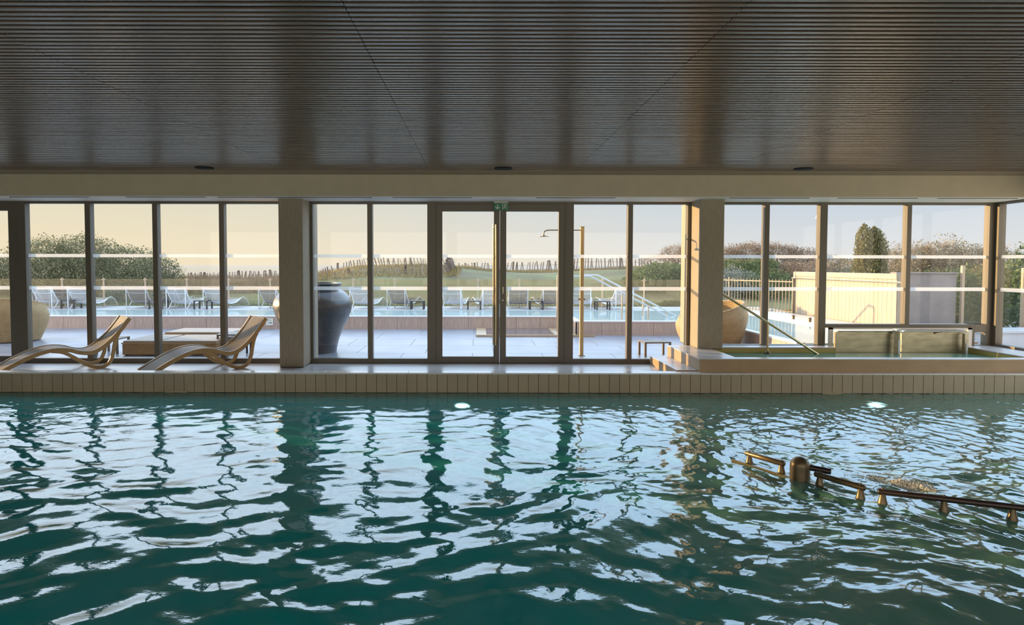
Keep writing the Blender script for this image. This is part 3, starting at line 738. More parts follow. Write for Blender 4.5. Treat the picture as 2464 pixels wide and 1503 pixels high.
# foam thrown up by the jet
def foam(name, label, c0, c1, wdt, amp, seed, drops):
    n1_, n2_ = 420, 130; r = np.random.default_rng(seed)
    u = np.linspace(0, 1, n1_); v = np.linspace(-1, 1, n2_); Ug, Vg = np.meshgrid(u, v)
    d = Vector(c1) - Vector(c0); L_ = d.length; dd = d.normalized(); pp = Vector((-dd.y, dd.x, 0))
    Xf = c0[0] + dd.x * L_ * Ug + pp.x * wdt * Vg; Yf = c0[1] + dd.y * L_ * Ug + pp.y * wdt * Vg
    big = waves(Xf, Yf, [(.30, .5, 8, 3, 0), (.13, .5, 10, 3, 0)], seed); n_ = waves(Xf, Yf, [(.06, .5, 12, 3, 0), (.028, .45, 14, 3, 0), (.015, .3, 14, 3, 0)], seed + 1)
    mask = np.clip(1 - np.abs(Vg / (.2 + .8 * Ug)) ** 2, 0, 1) * np.clip(1 - np.abs((Ug - .74) / .74) ** 2.2, 0, 1)
    Zf = WZ - .022 + mask * (.020 + amp * np.clip(.35 + .8 * big, 0, 1.4) * (.6 + .7 * n_))
    ii = np.arange(n2_ * n1_).reshape(n2_, n1_)
    V = [np.stack([Xf.ravel(), Yf.ravel(), Zf.ravel()], 1)]
    Fz = [np.stack([ii[:-1, :-1].ravel(), ii[:-1, 1:].ravel(), ii[1:, 1:].ravel(), ii[1:, :-1].ravel()], 1)]
    sel = r.choice(n1_ * n2_, drops, p=(mask.ravel() ** 1.5 + 1e-9) / (mask.ravel() ** 1.5 + 1e-9).sum()); base = V[0][sel]
    o_ = len(V[0]); rad = r.uniform(.0015, .0045, drops); cz = np.maximum(base[:, 2], WZ + .004) + np.abs(r.normal(0, .012, drops))
    cs = np.array([(1, 0, 0), (0, 1, 0), (-1, 0, 0), (0, -1, 0), (0, 0, 1), (0, 0, -1)], float)
    P_ = np.stack([base[:, 0], base[:, 1], cz], 1)[:, None, :] + cs[None] * rad[:, None, None]
    V.append(P_.reshape(-1, 3)); qs = np.array([(0, 1, 4, 4), (1, 2, 4, 4), (2, 3, 4, 4), (3, 0, 4, 4)])
    me_v = np.concatenate(V); o = np_mesh(name, V[0], Fz[0], M_foam, smooth=True)
    tr_ = np.array([(0, 1, 4), (1, 2, 4), (2, 3, 4), (3, 0, 4), (1, 0, 5), (2, 1, 5), (3, 2, 5), (0, 3, 5)])
    sp_ = np_mesh('droplets', V[1], (tr_[None] + (np.arange(drops) * 6)[:, None, None]).reshape(-1, 3), M_foam, o); sp_['kind'] = 'stuff'
    tag(o, label, 'water foam', kind='stuff'); return o
f0 = gd(2002, 1136, WZ); f1 = gd(2250, 1172, WZ)
foam('water_foam', 'sunlit white foam churned up beyond the massage nozzle', f0, f1, .26, .030, 3, 900)
f0 = gd(1925, 1352, WZ); f1 = gd(1985, 1340, WZ)
foam('water_foam', 'small pale splash on the nearer water of the pool', f0, f1, .06, .025, 8, 80)

# ------------------------------------------------------------------ terrace and outdoor pool
PY, PY2, RZ = 16.16, 14.8, .342
tm = MB(); xs_ = np.arange(-30, 5.49, 1.3); ys_ = [YW + .12 + 1.12 * k_ for k_ in range(6)]
ter = box('terrace', M_joint, -45, 5.5, YW + .02, PY + .1, -.25, -.006)
struct(ter, 'wet bluish stone terrace outside the glazing', 'terrace')
for iy, y in enumerate(ys_):
    for ix, x in enumerate(xs_):
        o_ = .4 * (iy % 2)
        tm.box(x + .005 + o_, x + 1.295 + o_, y + .005, min(y + 1.115, PY), -.03, 0)
tm.build('paving_slabs', M_terrace, ter)
struct(box('outer_ground', M_terrace, 5.6, 26, YW + .02, 20.5, -.3, -.01), 'paved ground outside the right corner of the hall', 'ground')
pw = MB()
xm = PX(1385, PY2, 780)
x = -30.0
while x < xm:
    pw.box(x + .003, min(x + .62, xm) - .003, PY, PY + .03, 0, RZ - .03); x += .62
x = xm
pw.box(xm, xm + .03, PY2, PY, 0, RZ - .03)
while x < 5.5:
    pw.box(x + .003, min(x + .62, 5.53) - .003, PY2, PY2 + .03, 0, RZ - .03); x += .62
y = PY2
while y > YW + .3:
    pw.box(5.5, 5.53, max(y - .62, YW + .2) + .003, y - .003, 0, RZ - .03); y -= .62
pwo = pw.build('wall_outdoor_pool', M_poolwall); struct(pwo, 'brownish travertine wall around the raised outdoor pool', 'pool wall')
MB().box(-30, xm + .02, PY + .031, PY + .2, 0, RZ - .03).box(xm + .031, 5.52, PY2 + .031, PY2 + .2, 0, RZ - .03).box(5.531, 5.7, YW + .2, PY2, 0, RZ - .03).build('wall_core', M_joint, pwo)
rm = MB().box(-30, xm - .001, PY - .012, PY + .14, RZ - .03, RZ).box(xm - .012, xm + .14, PY2 - .012, PY + .139, RZ - .031, RZ - .001)
rm.box(xm + .141, 5.489, PY2 - .012, PY2 + .14, RZ - .03, RZ).box(5.49, 5.64, YW + .2, PY2 + .14, RZ - .03, RZ)
rm.build('pool_rim', M_rim, pwo)
M_ow = watermat('outdoor_pool_water', (.66, .82, .79), .05, 1.5, [(5, .0015, (1, 1, 1)), (18, .0008, (1, 1, 1))])
struct(MB().box(-30, 5.5, PY + .14, 18.27, .1, RZ - .012).box(xm + .14, 5.5, PY2 + .14, PY + .14, .1, RZ - .012).box(5.5, 7.45, PY2, 18.27, .1, RZ - .012).box(5.64, 7.45, YW + .2, PY2, .1, RZ - .012).build('outdoor_pool_water', M_ow), 'pale turquoise water of the raised outdoor pool', 'water')
# ledge along the swim channel
struct(MB().box(7.45, 8.62, YW + .2, 18.6, -.2, RZ + .02).build('channel_ledge', mat('cream_ledge_stone', (.72, .62, .50), .5, var=.05)), 'broad cream stone ledge along the swim channel below the larch wall', 'ledge')
# small ledge lamps
for i, (px, py) in enumerate(((1911, 772), (1951, 781))):
    q = gd(px, py, RZ + .02); q.x = 7.7
    q.y = 7.7 * F / (px - CX)
    t = thing('ledge_lamp', ['small lamp on the channel ledge, farther from the hall', 'small lamp on the channel ledge, nearer the hall'][i], 'lamp', (q.x, q.y, RZ + .02), 0, 'ledge lamps by the swim channel')
    MB().lathe([(.03, 0), (.03, .07)], 0, 0, 16).build('lamp_body', M_dbronze, t, True); MB().lathe([(.04, .07), (.04, .085), (.02, .1), (.0005, .1)], 0, 0, 16).build('cap', M_dbronze, t, True)
# far deck behind the outdoor pool
struct(MB().box(-32, 7.45, 18.27, 20.3, -.2, .315).build('pool_deck', mat('far_deck_stone', (.50, .50, .52), .5, var=.08, vscale=1)), 'grey stone deck behind the outdoor pool where the white loungers stand', 'deck')
struct(MB().box(7.45, 9.2, 18.6, 20.3, -.2, .315).build('deck_corner', mat('far_deck_stone', (.5, .5, .52), .5)), 'grey stone deck corner behind the picket fence', 'deck')

# depth sign on the pool wall
q = at(648.5, 775, PY - .02); sw_ = 16.5 / F * PY
t = thing('depth_sign', 'small white pool depth plate reading 1.46 on the outdoor pool wall', 'sign', (q.x, PY - .012, q.z - sw_ / 2))
box('plate', M_signwhite, -sw_ / 2, sw_ / 2, -.006, .01, 0, sw_, t)
def text(body, size, x, y, z, m, parent, name):
    cu = bpy.data.curves.new(name, 'FONT'); cu.body = body; cu.size = size; cu.align_x = 'CENTER'; cu.align_y = 'CENTER'; cu.extrude = .0008
    tmp = bpy.data.objects.new(name, cu); me = bpy.data.meshes.new_from_object(tmp); bpy.data.objects.remove(tmp)
    me.materials.clear(); me.materials.append(m); o = bpy.data.objects.new(name, me); C.objects.link(o); o.rotation_euler = (PI / 2, 0, 0); o.location = (x, y, z); o.parent = parent
    return o
text('1.46', .074, 0, -.0075, sw_ * .38, M_ink, t, 'depth_number'); text('profondeur', .026, 0, -.0075, sw_ * .78, M_ink, t, 'caption')

# foot bath
a = gd(1146, 806, .04); b = gd(1395, 807, .04)
t = thing('foot_bath', 'low rimmed foot bath on the terrace beneath the pool wall', 'foot bath', (a.x, a.y, 0))
w = 2.75; dpt = PY - a.y - .03
fb = MB().box(0, w, 0, .07, 0, .045).box(0, .24, .07, dpt, 0, .045).box(1.85, 2.35, .07, dpt, 0, .04)
fb.build('rim', M_platform, t)
box('shallow_water', watermat('foot_bath_water', (.25, .20, .20), .1, 2.6, [(2, .001, (1, 1, 1))]), .24, 1.85, .07, dpt, 0, .02, t)

# ------------------------------------------------------------------ outdoor furniture on the terrace
def egg_chair(label, loc, rz, r=.66, hi=.84, lo=.32):
    t = thing('rattan_tub_chair', label, 'armchair', loc, rz, 'rattan tub chairs on the terrace')
    n = 12; prof = []
    for i in range(n + 1):
        u = i / n; rr = .50 + (.66 - .50) * math.sin(min(1, u * 1.25) * PI / 2) - .06 * max(0, u - .75) * 4
        prof.append((rr * r / .66, u))
    inner = [(p[0] - .045, p[1]) for p in prof[::-1][:-2]]
    def wfun(i, a_, u):
        s_ = .5 + .5 * math.cos(a_); top = lo + (hi - lo) * s_ ** .75
        return .02 + u * (top - .02)
    MB().lathe(prof + inner + [(.001, inner[-1][1])], 0, 0, 64, wfun).build('woven_shell', M_rattan, t, True)
    ring = []
    for k_ in range(65):
        a_ = 2 * PI * k_ / 64; ring.append(((prof[-1][0] - .02) * math.cos(a_), (prof[-1][0] - .02) * math.sin(a_), wfun(0, a_, 1)))
    MB().tube(ring, .026, 10, cap=False).build('rim', M_rattan, t, True)
    MB().lathe([(.40, .18), (.44, .22), (.44, .27), (.38, .31), (.001, .32)], 0, 0, 32).build('cushion', M_cushion, t, True)
    MB().lathe([(.42, 0), (.42, .03)], 0, 0, 32).build('base', M_tablebrown, t, True)
    return t
p = gd(48, 818, 0); ch = egg_chair('rattan tub chair on the terrace beside the leftmost door', (p.x, 13.55, 0), math.radians(-70), .70, .93, .55)
p = gd(1713, 839, 0)
c_ = copy_tree(ch); c_.location = (PX(1713, 12.75), 12.75, 0); c_.rotation_euler = (0, 0, math.radians(10)); c_['label'] = 'rattan tub chair on the terrace, half hidden behind the sunlit pillar'

def ottoman(label, x0, x1, y0, y1, hgt, t=None):
    t = thing('rattan_ottoman', label, 'ottoman', ((x0 + x1) / 2, (y0 + y1) / 2, 0), 0, 'rattan ottomans on the terrace')
    w, d = (x1 - x0) / 2, (y1 - y0) / 2
    box('woven_base', M_rattan, -w, w, -d, d, .015, hgt - .05, t, bevel=.012)
    box('piping', M_rattan, -w - .012, w + .012, -d - .012, d + .012, hgt - .06, hgt - .035, t, bevel=.008)
    box('seat_pad', M_cushion, -w + .01, w - .01, -d + .01, d - .01, hgt - .035, hgt, t, bevel=.012)
    for sx in (-1, 1):
        for sy in (-1, 1): box('foot', M_dark, sx * (w - .05) - .02, sx * (w - .05) + .02, sy * (d - .05) - .02, sy * (d - .05) + .02, 0, .015, t)
oy = gd(330, 857, 0).y
ottoman('low rattan ottoman outside, left of the mullion behind the loungers', PX(294, oy, 840), PX(378, oy, 840), oy, oy + 1.05, .275)
ottoman('wider low rattan ottoman outside, right of the mullion behind the loungers', PX(383, oy, 840), PX(520, oy, 840), oy + .02, oy + 1.05, .275)
ottoman('rattan ottoman with pale pad standing behind the other two outside', PX(398, oy + 1.3, 820), PX(560, oy + 1.3, 820), oy + 1.25, oy + 2.1, .30)

def side_table(name, label, loc, rz, w, d, hgt, m, group, lw=.035):
    t = thing(name, label, 'side table', loc, rz, group)
    box('table_top', m, -w / 2, w / 2, -d / 2, d / 2, hgt - .025, hgt, t, bevel=.003)
    for sx in (-1, 1):
        for sy in (-1, 1):
            cx, cy = sx * (w / 2 - lw / 2), sy * (d / 2 - lw / 2)
            box('leg', m, cx - lw / 2, cx + lw / 2, cy - lw / 2, cy + lw / 2, 0, hgt - .025, t)
    return t
side_table('terrace_table', 'low dark slatted table on the terrace in front of the sunlit pillar', (PX(1576, 11.45, 850), 11.48, 0), math.radians(6), .50, .34, .27, M_tablebrown, 'terrace side tables')
side_table('terrace_table', 'low dark terrace table left of the rattan ottomans', (PX(272, 11.75, 840), 11.75, 0), 0, .42, .42, .29, M_tablebrown, 'terrace side tables')
side_table('terrace_table', 'low dark terrace table behind the backrest nearer the pillar', (PX(565, 11.9, 840), 11.9, 0), math.radians(12), .55, .5, .36, M_dark, 'terrace side tables')

# urn
q = gd(752, 857, 0)
t = thing('stone_urn', 'huge slate blue glazed urn on the terrace behind the pillar', 'urn', (PX(752, 11.9, 780), 11.95, 0))
up = smooth_curve([(.44, 0), (.455, .1), (.50, .27), (.585, .47), (.67, .65), (.725, .82), (.735, .92), (.70, 1.03), (.62, 1.13), (.53, 1.19), (.495, 1.235)], 5)
MB().lathe([(p_[0], p_[1]) for p_ in up] + [(.46, 1.235), (.46, 1.1), (.001, 1.0)], 0, 0, 72).build('urn_body', M_urn, t, True)
MB().lathe([(.47, 1.235), (.50, 1.24), (.515, 1.27), (.545, 1.285), (.55, 1.305), (.535, 1.32), (.47, 1.32), (.46, 1.24)], 0, 0, 72).build('rim', M_urnrim, t, True)

# shower
q = gd(1399, 855, 0); sy = q.y
t = thing('outdoor_shower', 'tall teak outdoor shower column with a flat rain head', 'shower', (q.x, sy, 0))
zt_ = PZ(546, sy); za = PZ(553, sy); hx = PX(1308, sy, 560) - q.x; zh = PZ(569, sy)
box('column', M_showerpost, -.033, .033, -.033, .033, .012, zt_, t, bevel=.003); box('base_plate', M_showermetal, -.06, .06, -.06, .06, 0, .012, t)
box('cap', M_showermetal, -.035, .035, -.035, .035, zt_, zt_ + .012, t)
MB().tube(smooth_curve([(-.02, 0, za), (hx * .5, 0, za), (hx * .85, 0, za), (hx * .97, 0, za - .02), (hx, 0, za - .07), (hx, 0, zh + .01)], 6), .0125, 12).build('arm', M_showermetal, t, True)
MB().lathe([(.03, zh + .03), (.03, zh + .012), (.105, zh + .010), (.108, zh), (.001, zh - .002)][::-1], hx, 0, 32).build('shower_head', M_showermetal, t, True)
for s_, nm in ((-1, 'tap_knob'), (1, 'tap_knob')):
    MB().tube([(s_ * .033, 0, PZ(719, sy)), (s_ * .06, 0, PZ(719, sy))], .018, 12).build(nm, M_dbronze, t, True)

# handrails into the outdoor pool
def hand(label, pts, posts, Y):
    P_ = [at(a_, b_, Y) for a_, b_ in pts]; o0 = Vector((P_[0].x, Y, RZ))
    t = thing('pool_handrail', label, 'handrail', o0, 0, 'steel handrails of the outdoor pool steps')
    MB().tube([p_ - o0 for p_ in P_], .021, 12).build('rail', M_framegrey, t, True)
    for a_, b_, c_ in posts:
        p_ = at(a_, b_, Y) - o0
        MB().tube([p_, (p_.x, 0, -.05 if c_ else -.3)], .019, 12).build('post', M_post, t, True)
hand('farther sloping steel handrail of the outdoor pool steps', [(1404, 661), (1438, 661), (1460, 672), (1652, 772)], [(1404, 661, 1), (1547, 716, 1), (1604, 747, 1)], 16.6)
hand('nearer sloping steel handrail of the outdoor pool steps', [(1341, 664), (1420, 664), (1440, 674), (1632, 773)], [(1341, 664, 0), (1497, 704, 1), (1560, 737, 1)], 15.4)

# ------------------------------------------------------------------ woven loungers beyond the outdoor pool
BACK = smooth_curve([(-.50, .66), (-.38, .50), (-.22, .30), (-.02, .17), (.18, .155)], 5)
SEAT2 = smooth_curve([(.18, .155), (.40, .18), (.62, .27), (.80, .31), (.96, .26), (1.10, .14), (1.20, .02)], 5)
def make_pool_lounger(white):
    t = thing('woven_pool_lounger', '', 'sun lounger'); fm = M_white if white else M_framegrey; cm = M_cordw if white else M_cordb
    Wd = .58
    for y in (-Wd / 2, Wd / 2):
        MB().tube([(p_[0], y, p_[1]) for p_ in BACK + SEAT2[1:]], .017, 8).build('side_frame', fm, t, True)
        MB().tube(smooth_curve([(-.49, y, .64), (-.47, y, .3), (-.46, y, .04), (-.40, y, .016), (-.30, y, .07), (-.16, y, .22)], 4), .013, 8).build('leg', fm, t, True)
    for p_ in (BACK[0], BACK[5], BACK[12], SEAT2[8], SEAT2[20], SEAT2[-2]):
        pts = [(p_[0] + .02 * (1 - (2 * q_) ** 2), Wd * q_, p_[1] - .028 * (1 - (2 * q_) ** 2)) for q_ in (-.5, -.3, -.1, .1, .3, .5)]
        MB().tube(pts, .011, 6).build('crossbar', fm, t, True)
    def web(pts, name):
        m_ = MB(); n = 17
        for k_ in range(n):
            y = -Wd / 2 + Wd * (k_ + .5) / n
            sag = .025 * (1 - (2 * y / Wd) ** 2)
            m_.sweep([(p_[0] + sag * .5, p_[1] - sag) for p_ in pts], y, .020 if white else .017, .006)
        if not white:
            for k_ in range(0, len(pts) - 2):
                for s_ in (-1, 1):
                    for q_ in range(5):
                        y0 = -Wd / 2 + Wd * q_ / 5
                        y0, y1 = (y0, y0 + Wd / 5) if s_ > 0 else (y0 + Wd / 5, y0)
                        m_.beam((pts[k_][0] + .01, y0, pts[k_][1] - .012), (pts[k_ + 1][0] + .01, y1, pts[k_ + 1][1] - .012), .01, .006)
        m_.build(name, cm, t)
    web([tuple(p_) for p_ in BACK], 'backrest'); web([tuple(p_) for p_ in SEAT2[:-3]], 'seat')
    return t
PWhite, PBrown = make_pool_lounger(True), make_pool_lounger(False)
DZ = .315
# (pixel of backrest middle, depth, heading in degrees: 90 faces away from the camera, 0 faces right, kind, label)
LG = [
 (66, 19.2, 94, 0, 'brown-grey woven lounger half hidden behind the wide stile of the leftmost door'),
 (104, 18.85, 92, 1, 'white woven lounger just behind the leftmost rattan tub chair'),
 (146, 19.2, 94, 0, 'brown-grey woven lounger behind the dark table near the leftmost mullion'),
 (190, 18.8, 92, 1, 'white woven lounger with its footrest hump right of the leftmost mullion'),
 (330, 19.0, 92, 0, 'brown-grey woven lounger standing alone in the second tall pane'),
 (400, 19.2, 92, 0, 'brown-grey woven lounger directly behind a white one in the third pane'),
 (426, 18.75, 88, 1, 'white woven lounger in the middle of the third tall pane'),
 (514, 18.8, 82, 1, 'white woven lounger crossed by the mullion nearest the depth plate'),
 (646, 19.0, 78, 0, 'brown-grey woven lounger standing above the depth plate, left of the pillar'),
 (866, 18.8, 78, 1, 'white woven lounger just right of the urn'),
 (955, 19.0, 75, 0, 'brown-grey woven lounger in the pane left of the double doors'),
 (1087, 18.8, 80, 1, 'white woven lounger seen through the left door leaf'),
 (1183, 18.85, 104, 1, 'white woven lounger behind the long door handle'),
 (1247, 19.0, 88, 0, 'brown-grey woven lounger seen through the right door leaf'),
 (1328, 19.0, 100, 0, 'brown-grey woven lounger beside the right stile of the doors'),
 (1398, 18.85, 78, 1, 'white woven lounger directly behind the shower column'),
 (1500, 18.85, 106, 1, 'white woven lounger beneath the sloping pool handrails'),
]
used = {0: False, 1: False}
for px, Y, hd, kind, lab in LG:
    src = PWhite if kind else PBrown
    o = copy_tree(src) if used[kind] else src; used[kind] = True
    o['label'] = lab; o['group'] = 'white woven loungers behind the outdoor pool' if kind else 'brown-grey woven loungers behind the outdoor pool'
    a_ = math.radians(hd); bx = PX(px, Y, 710)
    o.location = (bx + .40 * math.cos(a_), Y + .40 * math.sin(a_), DZ); o.rotation_euler = (0, 0, a_)
TB = [(172, 19.1, 'small dark table between the leftmost woven loungers'), (382, 18.95, 'small dark table beside the second mullion'), (489, 18.95, 'small dark table left of the lounger crossed by a mullion'),
      (1005, 19.0, 'small dark table right of the woven lounger beside the doors'), (1141, 18.95, 'small dark table seen through the left door leaf'),
      (1290, 19.0, 'small dark table seen through the right door leaf'), (1449, 18.9, 'small dark table between the shower column and the handrails')]
T0 = None
for px, Y, lab in TB:
    if T0 is None: T0 = side_table('pool_side_table', lab, (0, 0, 0), 0, .42, .40, .27, M_dark, 'small dark tables beside the woven loungers', .04); o = T0
    else: o = copy_tree(T0); o['label'] = lab
    o.location = (PX(px, Y, 740), Y, DZ)

# glass fence
t = thing('glass_fence', 'long glass fence on steel posts behind the woven loungers', 'glass fence', (0, 19.8, DZ))
X0 = PX(250, 19.8, 700); stp = PX(350, 19.8, 700) - X0; ztp = PZ(671, 19.8) - DZ
px_list = [X0 + stp * k_ for k_ in range(-6, 15)]
for x in px_list:
    pm = MB().box(x - .016, x + .016, -.03, .03, 0, ztp + .015)
    MB_ = pm.build('post', M_post, t); MB().box(x - .06, x - .023, -.012, .012, ztp - .05, ztp - .02).box(x + .023, x + .06, -.012, .012, ztp - .05, ztp - .02).build('clamp', M_post, MB_)
for a_, b_ in zip(px_list[:-1], px_list[1:]): box('glass_panel', M_fglass, a_ + .04, b_ - .04, -.006, .006, .04, ztp - .01, t)

# steel picket fence right of the pillar
A = Vector((7.15, 19.9, 0)); B = Vector((8.60, 17.0, 0)); n = 30
t = thing('picket_fence', 'brown steel picket fence between the sunlit pillar and the larch wall', 'fence', (A.x, A.y, RZ))
dv = B - A
for k_ in range(n + 1):
    p_ = dv * (k_ / n); big = k_ in (10, 22, 30)
    MB().tube([(p_.x, p_.y, -.05), (p_.x, p_.y, (.97 if big else .94))], .03 if big else .0125, 8).build('post' if big else 'picket', M_picket, t)
MB().beam((0, 0, .06), (dv.x, dv.y, .06), .03, .03).beam((0, 0, .88), (dv.x, dv.y, .88), .03, .03).build('rails', M_picket, t)

# larch wall and the other outdoor walls at the right
lw = MB(); y = 12.87; XW = 8.65
while y < 16.95:
    lw.box(XW, XW + .025, y + .003, min(y + .145, 16.96), RZ + .021, 1.38); y += .148
lo_ = lw.build('wall_larch', M_larch); struct(lo_, 'sunlit pale larch board wall outside the right corner', 'wall')
MB().box(XW + .026, XW + .14, 12.87, 16.96, 0, 1.5).box(XW - .02, XW + .14, 16.96, 17.06, 0, 1.5).build('wall_core', M_larch, lo_)
MB().box(XW - .012, XW + .03, 12.87, 16.96, 1.385, 1.5).build('top_board', M_larch, lo_)
MB().tube([(XW - .06, 12.65, 1.325), (XW - .06, 17.05, 1.325)], .018, 10).build('grab_bar', M_brass, lo_, True)
struct(MB().box(9.4, 10.75, 14.0, 14.15, 0, 1.49).box(9.38, 10.78, 13.97, 14.18, 1.49, 1.52).build('wall_render', M_render), 'lavender grey rendered wall right of the larch wall', 'wall')
t = thing('glass_screen', 'glass wind screen with a cream post beside the rendered wall', 'glass screen', (10.80, 13.9, 0))
MB().box(0, .06, 0, .06, 0, 1.67).build('post', M_post, t); MB().box(0, .06, 0, .06, 0, 1.62).build('post', M_post, t).location = (1.1, -.3, 0)
box('glass_panel', M_fglass, .06, 1.1, .02, .03, .25, 1.6, t)
struct(MB().box(10.3, 11.9, 12.7, 13.4, 0, .3).box(10.26, 11.94, 12.66, 13.44, .3, .34).build('wall_planter', M_rim), 'low pale stone ledge before the glass screen', 'ledge')
# lamp post
t = thing('lamp_post', 'grey lamp head on a pole mostly hidden behind the thick mullion', 'street lamp', (PX(1981, 21, 520), 21, .3))
zt_ = PZ(507, 21) - .3
MB().tube([(0, 0, 0), (0, 0, zt_)], .045, 12).build('pole', M_lampglass, t, True)
MB().tube([(0, 0, zt_), (-.12, 0, zt_ + .03)], .02, 8).build('arm', M_lampglass, t, True)
MB().lathe([(.03, zt_ + .04), (.045, zt_ - .08), (.09, zt_ - .25), (.001, zt_ - .26)][::-1], -.17, 0, 20).build('lamp_head', M_lampglass, t, True)

# ------------------------------------------------------------------ land and sea
def sstep(t_): t_ = max(0, min(1, t_)); return t_ * t_ * (3 - 2 * t_)
def Hh(X, Y):
    a_ = .62 + .62 * sstep((X + 10) / 4.5) - .18 * sstep((X + .8) / 1.5) + .15 * sstep((X - 4) / 3)
    z = .27 + a_ * sstep((Y - 20.5) / 11.5)
    z += .10 * math.exp(-((X + 3.7) / 2.3) ** 2 - ((Y - 31) / 2.2) ** 2)
    z += .03 * math.sin(X * 1.7 + Y) + .025 * math.sin(X * .6 - Y * 1.3)
    return z - 9.5 * sstep((Y - 36) / 22)
gx = np.linspace(-48, 48, 200); gy = np.linspace(20.2, 62, 110)
Vt = np.array([(a_, b_, Hh(a_, b_)) for b_ in gy for a_ in gx]); ii = np.arange(len(gy) * len(gx)).reshape(len(gy), len(gx))
Ft = np.stack([ii[:-1, :-1].ravel(), ii[:-1, 1:].ravel(), ii[1:, 1:].ravel(), ii[1:, :-1].ravel()], 1)
struct(np_mesh('lawn', Vt, Ft, M_lawn, smooth=True), 'green and brown coastal turf rising to the dune', 'lawn')
struct(MB().poly([(-9000, 50, -8), (9000, 50, -8), (9000, 12000, -8), (-9000, 12000, -8)], (0, 0, -.5)).build('sea', M_sea), 'calm pale sea up to the horizon', 'sea')

# chestnut paling fences on the dune
def paling(label, pts, seed, sp=.145, lean=.0):
    """pts: (pixel x, pixel y of the tops, depth)"""
    r = random.Random(seed); P_ = [at(a_, b_, c_) for a_, b_, c_ in pts]
    t = thing('paling_fence', label, 'fence', (P_[0].x, P_[0].y, Hh(P_[0].x, P_[0].y)), 0, 'chestnut paling fences on the dune')
    o0 = t.location.copy(); m_ = MB(); wires = []
    tot = 0; acc = 0
    for a_, b_ in zip(P_[:-1], P_[1:]):
        L_ = math.hypot(b_.x - a_.x, b_.y - a_.y); n = max(1, int(L_ / sp))
        for k_ in range(n):
            p_ = a_.lerp(b_, (k_ + r.uniform(-.25, .25)) / n); g = min(Hh(p_.x, p_.y) - .08, p_.z - .5)
            ln = lean + r.uniform(-.09, .09); tp = Vector((p_.x + ln, p_.y, p_.z + r.uniform(-.05, .05)))
            w_ = r.uniform(.04, .06); m_.beam(Vector((p_.x - ln * .3, p_.y, g)) - o0, tp - o0, w_, .02)
            if acc % 13 == 6:
                MB().beam(Vector((p_.x, p_.y + .05, g - .1)) - o0, tp - o0 + Vector((0, .05, .07)), .09, .09).build('post', M_bark, t)
            acc += 1
        for dz in (.18, .42): wires.append((a_ - o0 - Vector((0, 0, dz)), b_ - o0 - Vector((0, 0, dz))))
    m_.build('pales', M_pale, t)
    wm = MB()
    for a_, b_ in wires: wm.tube([a_, b_], .006, 5)
    wm.build('wires', M_bark, t)
paling('low stretch of chestnut paling fence beside the large bush', [(452, 658, 33), (560, 655, 33), (672, 651, 32), (770, 650, 32)], 1)
paling('chestnut paling fence climbing over the dune mound left of the doors', [(770, 650, 32), (812, 636, 32), (860, 625, 32), (920, 621, 31.5), (1000, 621, 31), (1094, 620, 31)], 2, lean=-.06)
paling('tangled chestnut paling bending downhill behind the left door leaf', [(1096, 621, 31), (1088, 627, 30), (1078, 634, 29), (1066, 640, 28.4)], 3, sp=.06, lean=-.18)
paling('front row of grey paling before the dune mound', [(780, 656, 28.6), (860, 648, 28.6), (930, 643, 28.6), (1000, 640, 28.6), (1060, 640, 28.4)], 4, sp=.17)
paling('chestnut paling fence across the lawn crest behind the shower', [(1102, 634, 33), (1200, 631, 33), (1340, 628, 33), (1400, 621, 32), (1500, 620, 31), (1575, 626, 30.5)], 5)

# dry grass
def blades(name, label, area, n, h, seed, m, w=.012):
    r = np.random.default_rng(seed); V = []; Fc = []
    X = r.uniform(area[0], area[1], n); Y = r.uniform(area[2], area[3], n)
    base = np.array([Hh(a_, b_) for a_, b_ in zip(X, Y)]) - .02
    hh_ = h * r.uniform(.4, 1.2, n); lx = r.normal(0, .25, n) * hh_; an = r.uniform(0, PI, n)
    dx, dy = np.cos(an) * w, np.sin(an) * w
    a_ = np.stack([X - dx, Y - dy, base], 1); b_ = np.stack([X + dx, Y + dy, base], 1); c_ = np.stack([X + lx, Y, base + hh_], 1)
    V = np.stack([a_, b_, c_], 1).reshape(-1, 3); Fc = np.arange(3 * n).reshape(n, 3)
    return tag(np_mesh(name, V, Fc, m), label, 'grass', kind='stuff')
blades('dune_grass', 'dry brown dune grass around the paling fence on the mound', (-8, -.8, 27.5, 32.5), 8000, .17, 1, M_blade, .018)
blades('dry_scrub', 'dry reddish scrub before the low paling fence beside the large bush', (-15.5, -7.5, 25, 33), 11000, .30, 2, M_twig, .014)
blades('crest_grass', 'rough grass fringe along the lawn crest behind the doors', (-.8, 9, 31.2, 33.2), 6000, .14, 3, M_blade, .018)
blades('lawn_edge_grass', 'short green grass along the foot of the glass fence', (-14, 8, 20.4, 21.6), 5000, .10, 4, M_leaf_green, .012)

